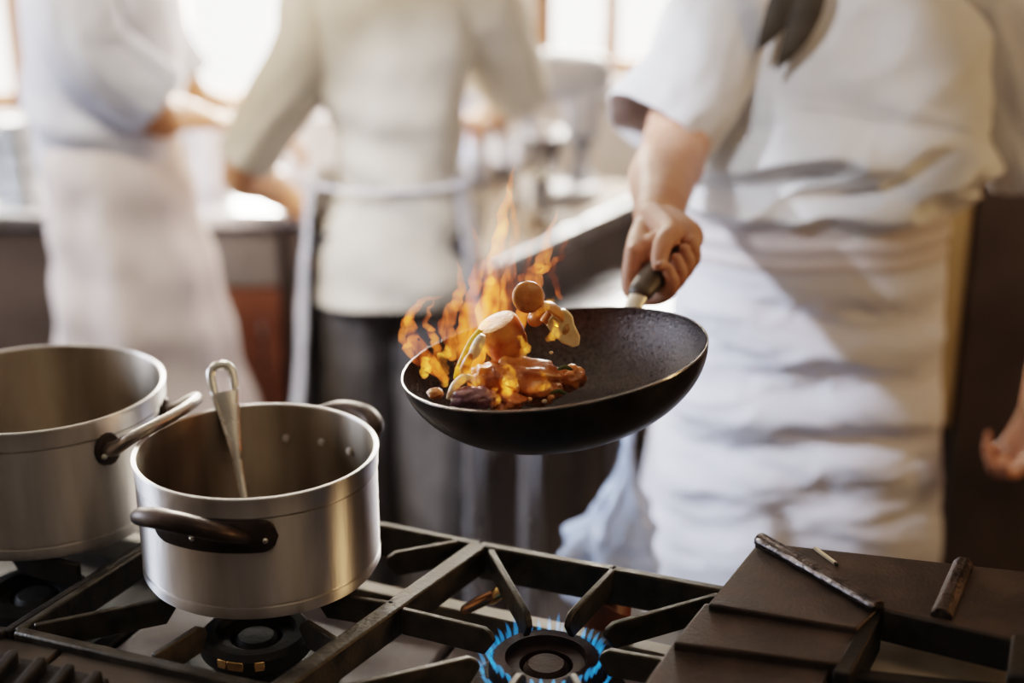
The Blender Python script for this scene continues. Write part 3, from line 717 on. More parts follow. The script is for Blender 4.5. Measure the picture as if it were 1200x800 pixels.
# mushroom slices
def disc(c, r, thk, R, m, name, label):
    mb = MB(); mb.lathe([(0, -thk), (r*.8, -thk), (r*.95, -thk*.6), (r, 0), (r*.95, thk*.6), (r*.8, thk), (0, thk*.7)], 40, Matrix.Translation(c) @ R.to_4x4()); return food(name, mb, m, label, 'mushroom')
disc(FP(619, 348), .0178, .0045, rot(rad(68), rad(8), 0), 'mush', 'mushroom_slice', 'round browned mushroom slice flying highest above the pan')
def mushroom(c, s, R, m1, m2, label, name='mushroom'):
    t = thing(name, c, label, 'mushroom'); T = Matrix.Translation(c) @ R.to_4x4() @ Matrix.Scale(s, 4)
    MB().lathe([(0, .62), (.4, .55), (.78, .32), (1.0, 0), (.98, -.12), (.85, -.14), (.5, -.02), (.3, .0), (0, .0)], 40, T).build('cap', M[m1], t)
    MB().lathe([(.28, .05), (.26, -.25), (.3, -.62), (.26, -.72), (0, -.74)], 24, T).build('stem', M[m2], t)
mushroom(FP(645, 366, PANY-.03), .0185, rot(rad(-20), rad(35), 0), 'mush', 'mush', 'browned mushroom tumbling below the round slice')
mushroom(FP(628, 372, PANY-.02), .011, rot(rad(40), rad(-40), 0), 'mush', 'mush_pale', 'little browned mushroom between the sausage chunk and the tumbling mushroom')
def half_mushroom(c, R):
    pts = [(-.022, .004), (-.017, .016), (-.006, .021), (.004, .017), (.009, .009), (.021, -.002), (.024, -.012), (.018, -.017), (.004, -.016), (-.01, -.010), (-.02, -.003)]
    T = Matrix.Translation(c) @ R.to_4x4()
    A = [T @ V((x, -.0055, z)) for x, z in pts]; B = [T @ V((x, .0055, z)) for x, z in pts]
    mb = MB(); mb.hexa(A, B); o = mb.build('mushroom_wedge', M['mush_pale'], None, sharp=50, bevel=.002)
    tag(o, 'pale cut mushroom wedge at the right of the flying food', 'mushroom')
    mb = MB(); mb.ell(T @ V((.002, -.0055, .001)), (.004, .0012, .007), R, seg=12); mb.build('gills', M['cut'], o)
half_mushroom(FP(660, 384, PANY-.03), rot(0, rad(22), rad(10)))
for k, (px, py, r) in enumerate([(646, 413, .0022), (646, 466, .004), (638, 470, .003), (620, 468, .0035), (600, 462, .004), (656, 452, .003), (590, 445, .002)]):
    mb = MB(); mb.ell(FP(px, py, PANY-.07 if py > 430 else PANY-.04), (r, r*.7, r*.8), amp=.3, freq=20, seed=k, seg=12)
    food('food_crumb', mb, ['onion', 'cut'][k % 2], ['tiny pale crumb flying below the mushroom wedge', 'pale crumb at the front rim of the pan', 'second pale crumb left of the crumb at the front rim', 'pale crumb under the chicken piece', 'pale crumb on the lower edge of the chicken piece', 'pale crumb right of the chicken piece', 'tiny pale crumb on the chicken piece'][k], 'crumb', 'pale crumbs in the pan')
for k, (px, py) in enumerate([(662, 432), (600, 466), (654, 460)]):
    strip([FP(px-9, py+1, PANY-.06), FP(px, py-2, PANY-.062), FP(px+9, py+1, PANY-.06)], .0024, .0009, 'herb', 'herb_sprig', ['dark herb leaf at the right end of the chicken piece', 'dark herb leaf at the front below the chicken', 'dark herb leaf in the pan bottom right of the chicken'][k], 'herb', 'herb leaves in the pan')

# ------------------------------------------------------------------ fire over the pan
def flames(name, specs, m, label):
    mb = MB()
    for pts, w, y in specs:
        P = catmull([YP(px, py, y + (0 if len(q) < 1 else q[0])) for (px, py, *q) in pts], 7); n = len(P)
        P = [p + V((.006*noise.noise(V((i*.5, w*90, y*7))), .008*noise.noise(V((i*.45, 5, w*70))), 0)) for i, p in enumerate(P)]
        rr = [w*(1-i/(n-1))**.75*(.4+.6*min(1, 3.2*i/(n-1))) + .0008 for i in range(n)]
        mb.tube(P, rr, 14, flat=.6, up=(0, 1, 0))
    return tag(mb.build(name, M[m], None, sharp=0), label, 'fire', None, 'stuff')
y0 = PANY - .02
flames('fire', [
    ([(556, 452), (560, 400), (580, 330), (588, 262), (607, 194)], .017, y0),
    ([(575, 440), (590, 380), (596, 320), (604, 262), (598, 214)], .011, y0+.03),
    ([(600, 410), (618, 340), (636, 296), (653, 244)], .010, y0+.03),
    ([(520, 446), (496, 412), (480, 384), (490, 356), (524, 346)], .010, y0),
    ([(512, 440), (488, 420), (472, 392), (482, 366), (500, 352)], .007, y0+.02),
    ([(540, 440), (545, 390), (556, 340), (562, 300), (556, 258)], .013, y0+.02),
    ([(636, 375), (630, 336), (644, 300), (640, 268)], .006, y0+.02),
    ([(530, 420), (524, 380), (540, 340), (536, 306)], .012, y0+.05),
    ([(655, 350), (646, 318), (662, 290), (656, 258)], .005, y0+.04),
    ([(566, 390), (576, 350), (570, 316), (580, 286)], .012, y0+.05),
    ([(610, 380), (604, 344), (618, 310), (624, 276)], .007, y0),
    ([(506, 430), (510, 400), (500, 376), (508, 350)], .006, y0+.04),
], 'fire', 'tall orange flames rising from the left side of the pan')
flames('fire', [
    ([(522, 452), (518, 428), (526, 406), (538, 384)], .008, y0-.05),
    ([(498, 442), (499, 428), (503, 414)], .007, y0-.05),
    ([(562, 462), (560, 440), (568, 420), (564, 398)], .010, y0-.06),
    ([(612, 420), (615, 404), (605, 386)], .006, y0-.05),
    ([(592, 462), (598, 442), (590, 420)], .011, y0-.06),
    ([(644, 398), (653, 388), (649, 374)], .006, y0-.06),
    ([(622, 458), (640, 448), (632, 432)], .007, y0-.065),
    ([(580, 476), (582, 464), (578, 450)], .005, y0-.09),
    ([(550, 440), (546, 420), (554, 398)], .007, y0-.05),
    ([(628, 372), (640, 358), (650, 348)], .004, y0-.05),
    ([(536, 456), (540, 440), (534, 424)], .006, y0-.075),
], 'fire_hot', 'bright yellow flame tongues licking over the food in the pan')

# ------------------------------------------------------------------ people
def capsule(mb, a, b, r0, r1, flat=1, up=(0, 0, 1), n=18): mb.tube([V(a), V(a).lerp(V(b), .5), V(b)], [r0, (r0+r1)/2, r1], n, flat=flat, up=up)
def limb(mb, pts, rr, n=20, flat=1, up=(0, 0, 1)): 
    P = catmull(pts, 5); mb.tube(P, lerpl(rr, len(P)), n, flat=flat, up=up)
def relaxed_hand(mb, W, d, palm, curl=(25, 35, 25), k=1.0, thumb=1, spread=.0):
    """hand hanging from wrist W along d, palm facing `palm`; thumb=+1/-1 chooses the side"""
    d = V(d).normalized(); palm = V(palm); palm = (palm - d*palm.dot(d)).normalized(); s_ = d.cross(palm).normalized()*thumb
    knuckles = []
    for i, (off, L, r) in enumerate(((.030, (.043, .026, .022), .0088), (.010, (.047, .03, .023), .0092), (-.011, (.043, .028, .022), .0088), (-.031, (.034, .021, .019), .0078))):
        K = W + d*(.088 - .007*abs(i-1))*k + s_*off*k
        knuckles.append(K)
        limb(mb, [W + s_*off*.55*k + d*.01*k, (W+K)/2 + s_*off*.25*k - palm*.003, K], [.014*k, .0125*k, .0108*k], 12)
        dirn = d.copy(); p = K; ang = 0; pts = [p]
        for Ls, c in zip(L, curl):
            ang += rad(c + i*4); dirn = (d*math.cos(ang) + palm*math.sin(ang) + s_*spread*(1.5-i)).normalized(); p = p + dirn*Ls*k; pts.append(p)
        limb(mb, pts, [r*1.08*k, r*1.02*k, r*.95*k, r*.78*k], 12)
    c = W + d*.045*k; mb.tube([W + d*.008*k, c, W + d*.078*k], [.027*k, .033*k, .036*k], 16, flat=.42, up=palm)
    t0 = W + d*.022*k + s_*.018*k + palm*.006*k; t1 = t0 + (d*.6 + s_*.65 + palm*.5).normalized()*.045*k; t2 = t1 + (d*.85 + s_*.25 + palm*.45).normalized()*.032*k; t3 = t2 + (d*.9 + palm*.5).normalized()*.024*k
    limb(mb, [t0, t1, t2, t3], [.015*k, .0125*k, .0105*k, .0085*k], 12)
def head_parts(mb, neck, top, face):
    """skull, jaw, nose, ears on a neck; face = horizontal facing direction"""
    f = V(face).normalized(); up = (top - neck).normalized(); s_ = f.cross(up).normalized(); hh = (top-neck).length
    R = Matrix((s_, f, up)).transposed()
    c = neck + up*hh*.62 + f*.01
    mb.ell(c + up*.025, (.074, .092, .088), R); mb.ell(c - up*.045 + f*.024, (.056, .066, .062), R)
    mb.tube([c + f*.092 + up*.006, c + f*.108 - up*.024], [.008, .014], 10)
    for g in (-1, 1): mb.ell(c + s_*g*.076 - f*.008 - up*.01, (.009, .02, .032), R, seg=12)
    mb.tube([c + f*.083 - up*.058 - s_*.018, c + f*.088 - up*.058, c + f*.083 - up*.058 + s_*.018], .007, 8)
    mb.tube([neck - up*.06, neck + up*.06], [.062, .055], 18)
    return c, R, f, up, s_
def cross(cx, cy, z, rx, ry, ang, tilt=0):
    x = math.cos(ang); y = math.sin(ang)
    k = (abs(x)**2.4 + abs(y)**2.4)**(-1/2.4)
    return V((cx + rx*x*k, cy + ry*y*k, z))
def garment(spec, nU, nV, disp, a0=0, a1=2*PI, rotz=0, pivot=None):
    """loft of superellipse rings; spec rows (z, cx, cy, rx, ry); disp(pos, nrm, ang, v) -> offset"""
    zs = [s[0] for s in spec]; rings = []
    closed = abs(a1-a0-2*PI) < 1e-6
    for j in range(nV+1):
        f = j/nV*(len(spec)-1); k = min(int(f), len(spec)-2); t = f-k
        A = spec[max(k-1, 0)]; B = spec[k]; C = spec[k+1]; D = spec[min(k+2, len(spec)-1)]
        row = [.5*((2*b)+(c-a)*t+(2*a-5*b+4*c-d)*t*t+(3*b-a-3*c+d)*t**3) for a, b, c, d in zip(A, B, C, D)]
        z, cx, cy, rx, ry = row; ring = []
        for i in range(nU if closed else nU+1):
            a = a0 + (a1-a0)*i/nU
            p = cross(cx, cy, z, rx, ry, a); nrm = V((math.cos(a)/max(rx, .01), math.sin(a)/max(ry, .01), 0)).normalized()
            p = p + nrm*disp(p, nrm, a, j/nV)
            if rotz:
                q = p - pivot; q.rotate(Euler((0, 0, rotz))); p = pivot + q
            ring.append(p)
        rings.append(ring)
    mb = MB(); mb.loft(rings, closed); return mb
def sleeve(pts, rr, amp, seed, n=72, m=60, flare=0):
    P = catmull(pts, m//(len(pts)-1)); R = lerpl(rr, len(P)); rings = []
    for i, (p, r) in enumerate(zip(P, R)):
        d = (P[min(i+1, len(P)-1)]-P[max(i-1, 0)]).normalized(); a = V((0, 1, 0)).cross(d).normalized(); b = d.cross(a); ring = []; v = i/(len(P)-1)
        for k in range(n):
            t = 2*PI*k/n; dirv = a*math.cos(t) + b*math.sin(t)
            w = amp*(fb(V((math.cos(t)*1.3, math.sin(t)*1.3, v*2.2+seed)), 1.2, 3)) + amp*.8*v*math.sin(t*5+seed+2*v)*.6
            ring.append(p + dirv*(r + w))
        rings.append(ring)
    return MB().loft(rings, True)

# ---- the chef holding the pan
def chef():
    Wc = V((.523, 2.42, 0))
    t = thing('person', (Wc.x, Wc.y, 0), 'chef in white jacket and apron gripping the burning pan', 'person')
    # --- right arm (image left): hand closed round the pan handle
    h0, h1 = PL(RP+.080, .021), PL(RP+.14, .032)
    a = (h0 - h1).normalized()                       # toward the pan
    up = V((0, 0, 1)); up = (up - a*up.dot(a)).normalized(); s_ = a.cross(up).normalized()
    if s_.x < 0: s_ = -s_
    C = (h0 + h1)/2
    def q(tt, s, n): return C + a*tt + s_*s + up*n
    wr = YP(769, 256, C.y + .11)
    el = YP(789, 180, 2.20); sh = V((.335, 2.40, 1.475))
    arm = MB()
    idx = [(.040, 1.0, .0108), (.016, 1.05, .0112), (-.008, 1.0, .0108), (-.030, .86, .0096)]
    for i, (tt, k, r) in enumerate(idx):
        mcp = q(tt-.016, -.033*1.0, .019 - .004*i); pip = q(tt+.004, -.030, -.020*k - .004); dip = q(tt+.003, .003, -.029); tip = q(tt, .0262, -.011 + .002*i); end = q(tt-.001, .0225, .013 + .002*i)
        limb(arm, [mcp, pip, dip, tip, end], [r*1.18, r*1.1, r*1.02, r*.96, r*.74], 14)
        limb(arm, [wr + up*(.006-.006*i) + s_*(-.004), (wr+mcp)/2 + s_*(-.006), mcp], [.018, .016, .0125], 14)
    # palm pad and thumb
    limb(arm, [wr, q(-.045, -.022, .002), q(.0, -.028, .002)], [.028, .026, .018], 16); limb(arm, [wr, q(-.055, .004, .012), q(-.034, .020, .012)], [.026, .022, .014], 16)
    th0 = wr + a*.02 + up*.014 + s_*.004
    limb(arm, [th0, q(-.022, -.002, .032), q(.012, .004, .034), q(.036, .010, .026), q(.046, .012, .021)], [.019, .0155, .0128, .0115, .0085], 16)
    limb(arm, [q(-.03, -.004, .024), q(-.012, -.022, .018)], [.015, .014], 12)
    limb(arm, [wr, wr.lerp(el, .22) + V((0, 0, .002)), wr.lerp(el, .55) + V((-.006, 0, .0)), wr.lerp(el, .85), el, el.lerp(sh, .3)], [.031, .039, .050, .053, .052, .055], 24)
    # --- left arm hanging
    sh2 = V((.80, 2.42, 1.475)); el2 = YP(1262, 290, 2.42); wr2 = YP(1216, 478, 2.28)
    limb(arm, [sh2.lerp(el2, .5), el2, el2.lerp(wr2, .3), el2.lerp(wr2, .7), wr2], [.052, .047, .045, .034, .028], 22)
    relaxed_hand(arm, wr2, (-.33, -.18, -.9), (-.75, -.4, .35), (38, 48, 30), 1.0, thumb=-1)
    me = remeshed(arm, .0024, 4)
    # --- torso, head and legs, one lower-resolution skin joined under the sleeves
    b = MB()
    b.tube([V((.523, 2.43, .92)), V((.525, 2.43, 1.1)), V((.55, 2.43, 1.3)), V((.565, 2.43, 1.45))], [.16, .165, .185, .15], 28, flat=.66, up=(0, 1, 0))
    limb(b, [sh, el.lerp(sh, .25)], [.062, .055], 20); limb(b, [sh2, sh2.lerp(el2, .6)], [.062, .053], 20)
    b.tube([sh, V((.565, 2.43, 1.50)), sh2], [.06, .07, .06], 20)
    neck = V((.565, 2.42, 1.58)); top = V((.56, 2.40, 1.86)); hc = head_parts(b, neck, top, (-.2, -1, -.1))
    for sx, fx in ((-1, -.02), (1, .02)):
        hip = V((.523 + sx*.095, 2.44, .93)); kn = V((.523 + sx*.11, 2.42, .51)); an = V((.523 + sx*.12, 2.46, .09))
        limb(b, [hip, hip.lerp(kn, .5), kn, kn.lerp(an, .35), an], [.088, .078, .058, .055, .036], 20)
    mb2 = remeshed(b, .008, 3)
    bm = bmesh.new(); bm.from_mesh(me); bm.from_mesh(mb2); bm.transform(Matrix.Translation(-t.location))
    me3 = bpy.data.meshes.new('body'); bm.to_mesh(me3); bm.free()
    body = link('body', me3, M['skin'], t, sharp=0)
    c, R, f, up2, sx = hc
    for g in (-1, 1): MB().ell(c + f*.080 + sx*g*.032 + up2*.008, (.013, .010, .010), seg=12).build('eye', M['eye'], t)
    hb = MB(); hb.ell(c + up2*.04 - f*.012, (.082, .096, .088), R, amp=.05, freq=30); bmesh.ops.bisect_plane(hb.bm, geom=hb.bm.verts[:]+hb.bm.edges[:]+hb.bm.faces[:], plane_co=c + up2*.03 + f*.02, plane_no=(up2*.75 - f*.65), clear_inner=True); hb.build('hair', M['hair'], t)
    # thumbnail
    MB().ell(q(.046, .0165, .0265), (.0055, .0075, .0028), Matrix((s_, a, up)).transposed(), seg=12).build('nail', M['nail'], t)
    # --- trousers and shoes
    for sx in (-1, 1):
        hip = V((.523 + sx*.095, 2.44, .98)); kn = V((.523 + sx*.11, 2.42, .51)); an = V((.523 + sx*.12, 2.46, .10))
        sleeve([hip, kn, an], [.115, .085, .075], .008, 3+sx).build('trouser_leg', M['trouser'], t, sharp=0)
        MB().tube([(an.x, an.y+.05, .045), (an.x, an.y-.06, .04), (an.x+sx*.01, an.y-.17, .03)], [.042, .045, .036], 18, flat=.8).build('shoe', M['shoe'], t)
    # --- jacket body
    P0 = V((.775, 2.3, 1.285))
    def disp(p, n, ang, v):
        front = sstep(.0, .5, -n.y)
        d = .012*fb(p + V((3, 0, 7)), 5, 3) + .006*(1-abs(noise.noise(V((p.x*8-p.z*7, 1, p.z*5+p.x*3))))*2.2)*front
        # folds fanning out from the tucked side seam
        r = (V((p.x, 0, p.z)) - V((P0.x, 0, P0.z))); th = math.atan2(-r.z, -r.x); L = r.length
        fan = math.sin(th*9 + 1.4*noise.noise(p*9) + L*4)
        d += .022*fan*front*sstep(.03, .12, L)*(1-sstep(.22, .42, L))*sstep(-.35, .0, th)*sstep(1.22, 1.30, 1.30+ (1.30-p.z)*.6)
        # slack folds above the waistband
        z = p.z - .10*(p.x-.45)
        slack = sstep(1.335, 1.22, p.z) * sstep(1.12, 1.155, p.z)
        w = math.sin((z*58) + 3.2*noise.noise(V((p.x*5, 2, p.z*3))) + p.x*9)
        d += .016*slack*w*front + .020*slack*(1-abs(noise.noise(V((p.x*9+p.z*6, 3, p.z*17-p.x*5)))*2))
        # soft vertical pleats high on the chest near the sleeve
        d += .006*sstep(1.30, 1.42, p.z)*math.sin(p.x*55 + 2*noise.noise(p*6))*sstep(.52, .40, p.x)
        return d
    spec = [(1.06, .523, 2.42, .205, .125), (1.115, .523, 2.42, .212, .130), (1.14, .526, 2.42, .228, .146), (1.165, .53, 2.42, .243, .162), (1.20, .535, 2.42, .250, .166), (1.26, .55, 2.42, .250, .160), (1.32, .562, 2.42, .246, .150), (1.39, .565, 2.42, .243, .146), (1.45, .565, 2.42, .232, .135), (1.495, .565, 2.42, .19, .115), (1.525, .565, 2.42, .11, .085), (1.54, .565, 2.42, .085, .075)]
    j = garment(spec, 320, 200, disp).build('jacket', M['cloth'], t, sharp=0)
    # breast seam, laid on the jacket
    pts = []
    for k in range(44):
        x = .455 + k*.0069; pz = 1.338 - .045*(k/43)
        best = None
        vx = None
        pts.append((x, pz))
    j_me = j.data; vs = [v.co + t.location for v in j_me.vertices if v.co.y + t.location.y < 2.42]
    from mathutils.kdtree import KDTree
    kd = KDTree(len(vs))
    for i, v in enumerate(vs): kd.insert((v.x, 0, v.z), i)
    kd.balance()
    path = []
    for x, z in pts:
        _, i, _ = kd.find((x, 0, z)); path.append(V((x, vs[i].y - .0008, z)))
    MB().tube(path, .0026, 6).build('seam', M['cloth'], j)
    # --- sleeves
    hem = YP(768, 158, 2.245)
    sleeve([V((.41, 2.42, 1.505)), V((.345, 2.38, 1.462)), V((.290, 2.30, 1.370)), hem], [.07, .088, .088, .090], .008, 1.3).build('sleeve', M['cloth'], t, sharp=0, solid=.003)
    hem2 = YP(1222, 205, 2.40)
    sleeve([V((.74, 2.42, 1.505)), V((.805, 2.42, 1.45)), sh2.lerp(hem2, .6), hem2], [.07, .088, .086, .086], .009, 4.3).build('sleeve', M['cloth'], t, sharp=0, solid=.003)
    # --- apron: waistband and skirt
    def dband(p, n, ang, v): return .0025*math.sin(p.z*190 + 1.5*noise.noise(p*7)) + .003*fb(p, 6, 2)
    zb0, zb1 = 1.045, 1.148
    bspec = [(zb0, .523, 2.42, .232, .150), (zb0+.03, .523, 2.42, .233, .150), (zb0+.07, .523, 2.42, .233, .148), (zb1, .523, 2.42, .233, .146)]
    garment(bspec, 220, 40, dband).build('waistband', M['shaded_cloth'], t, sharp=0, solid=.003, label='folded waistband of the apron')
    def dap(p, n, ang, v):
        front = sstep(.1, .6, -n.y)
        z = p.z - .05*(p.x-.5)
        a_ = sstep(1.05, .98, p.z)
        w = math.sin(z*46 + 4*noise.noise(V((p.x*3.5, 1, p.z*2.5))) + p.x*3)
        w2 = 1-abs(noise.noise(V((p.x*6-p.z*3, 5, p.z*20+p.x*2))))*2.4 + .5*(1-abs(noise.noise(V((p.x*15+p.z*9, 8, p.z*30))))*2)
        lines = 0
        for z0 in (.985, .872): lines += math.exp(-((z - z0)/.018)**2)
        front = sstep(.35, .9, -n.y)
        d = a_*front*(.012*w*sstep(.62,.80,p.z+.1*noise.noise(p*4)) + .004*w + .007*w2) + .0025*lines*noise.noise(V((p.x*40, 2, p.z*25)))*front + .004*fb(p+V((9, 2, 1)), 3.2, 2)
        d += .005*sstep(.9, .5, p.z)*math.sin(ang*9)
        return d
    aspec = [(.40, .515, 2.415, .285, .190), (.60, .518, 2.415, .270, .182), (.80, .520, 2.415, .250, .168), (.95, .523, 2.42, .238, .156), (1.03, .523, 2.42, .2335, .150), (1.075, .523, 2.42, .231, .147)]
    garment(aspec, 260, 220, dap, rad(170), rad(370)).build('apron', M['apron'], t, sharp=0, solid=.0025)
    # --- neckerchief
    def tail(pts, w, yoff=0):
        P = catmull(pts, 8); rings = []; n = len(P)
        for i, p in enumerate(P):
            f_ = i/(n-1); ww = w*(math.sin(PI*min(1, f_*.9+.12))**.8)*(1-.0*f_) + .0015
            if f_ > .97: ww = .002
            d = (P[min(i+1, n-1)]-P[max(i-1, 0)]).normalized(); sdv = d.cross(V((0, -1, 0))).normalized()
            rings.append([p - sdv*ww, p - sdv*ww*.4 + V((0, -.006, 0)), p + sdv*ww*.4 + V((0, -.008, 0)), p + sdv*ww, p + V((0, .002, 0))])
        return MB().loft(rings, True, True, True)
    ys = 2.42-.150
    sc_ = MB().tube(catmull([V((.565+.082*math.sin(a_), 2.42-.078*math.cos(a_), 1.545-.012*math.cos(a_))) for a_ in [2*PI*k/14 for k in range(15)]], 4), .018, 12, flat=.8).build('neckerchief', M['scarf'], t, sharp=0)
    MB().ell(YP(945, -60, ys), (.02, .014, .018)).build('knot', M['scarf'], sc_)
    tail([YP(940, -62, ys), YP(928, -20, ys-.008), YP(908, 25, ys-.012), YP(888, 60, ys-.012)], .023).build('tail', M['scarf'], sc_, sharp=50)
    tail([YP(946, -62, ys), YP(950, -10, ys-.012), YP(934, 40, ys-.016), YP(909, 83, ys-.014)], .024).build('tail', M['scarf'], sc_, sharp=50)
chef()

# ---- cook seen in profile at the left
def cook_profile():
    cx, cy = YP(128, 150, 3.05).x, 3.05
    t = thing('person', (cx, cy, 0), 'blurred cook in profile at left, white apron, forearm reaching forward', 'person')
    b = MB()
    P = lambda dx, dy, z: V((cx+dx, cy+dy, z))
    b.tube([P(0, 0, .95), P(0, 0, 1.15), P(.01, 0, 1.4)], [.13, .13, .13], 24, flat=1.2, up=(0, 1, 0))
    neck = P(.04, 0, 1.56); top = P(.10, 0, 1.83); hc = head_parts(b, neck, top, (1, .25, -.35))
    wrn = YP(240, 139, 3.10)
    for g, wr in ((-1, wrn), (1, YP(290, 150, 3.35))):
        sh = P(.0, g*.19, 1.46); el = YP(178, 128, 2.92) if g < 0 else P(.13, .2, 1.2)
        limb(b, [sh, el, el.lerp(wr, .4), wr], [.058, .045, .042, .027], 16); b.tube([P(.01, 0, 1.46), sh], [.07, .06], 14)
        relaxed_hand(b, wr, (1, .1, -.2), (0, .2, -1), (25, 30, 20), 1.0, thumb=-g)
    for g in (-1, 1):
        limb(b, [P(0, g*.09, .93), P(.02, g*.1, .5), P(-.02, g*.1, .09)], [.085, .058, .036], 16)
    me = remeshed(b, .0065, 3); me.transform(Matrix.Translation(-t.location)); link('body', me, M['skin_far'], t, sharp=0)
    c, R, f, up2, sx = hc
    hb = MB(); hb.ell(c + up2*.04 - f*.012, (.082, .096, .088), R, amp=.05, freq=30); bmesh.ops.bisect_plane(hb.bm, geom=hb.bm.verts[:]+hb.bm.edges[:]+hb.bm.faces[:], plane_co=c + up2*.03 + f*.02, plane_no=(up2*.75 - f*.65), clear_inner=True); hb.build('hair', M['hair'], t)
    for g in (-1, 1):
        sleeve([P(0, g*.08, .97), P(.02, g*.085, .5), P(-.02, g*.1, .1)], [.088, .08, .075], .006, g).build('trouser_leg', M['trouser'], t, sharp=0)
        MB().tube([P(-.07, g*.1, .045), P(.04, g*.1, .04), P(.14, g*.1, .03)], [.042, .045, .036], 16, flat=.8).build('shoe', M['shoe'], t)
    def dj(p, n, a, v): return .010*fb(p, 5, 3) + .007*math.sin(p.z*45 + p.x*30 + 3*noise.noise(p*5))*sstep(1.45, 1.2, p.z)
    spec = [(1.02, cx, cy, .135, .17), (1.12, cx, cy, .142, .18), (1.2, cx, cy, .155, .19), (1.35, cx+.01, cy, .16, .20), (1.45, cx+.015, cy, .15, .19), (1.52, cx+.02, cy, .11, .13), (1.55, cx+.03, cy, .08, .08)]
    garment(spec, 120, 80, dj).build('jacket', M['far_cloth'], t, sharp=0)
    el = YP(178, 128, 2.92)
    sleeve([P(.0, -.15, 1.49), P(.005, -.19, 1.44), P(.04, -.19, 1.34), YP(186, 118, 2.90)], [.07, .085, .085, .078], .008, 2).build('sleeve', M['far_cloth'], t, sharp=0, solid=.003)
    sleeve([P(.0, .15, 1.49), P(.005, .19, 1.44), P(.07, .2, 1.3), P(.12, .2, 1.22)], [.07, .08, .08, .075], .008, 5).build('sleeve', M['far_cloth'], t, sharp=0, solid=.003)
    def da(p, n, a, v): return .012*fb(p, 4, 3) + .010*(1-v)*math.sin(a*8+1) + .004*math.sin(p.z*40+p.x*12)
    ax = cx + .01
    spec = [(.50, ax+.045, cy, .215, .21), (.70, ax+.03, cy, .19, .20), (.90, ax+.015, cy, .165, .19), (1.05, ax, cy, .150, .185), (1.14, ax-.005, cy, .140, .18)]
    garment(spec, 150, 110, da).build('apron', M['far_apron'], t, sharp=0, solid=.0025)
cook_profile()

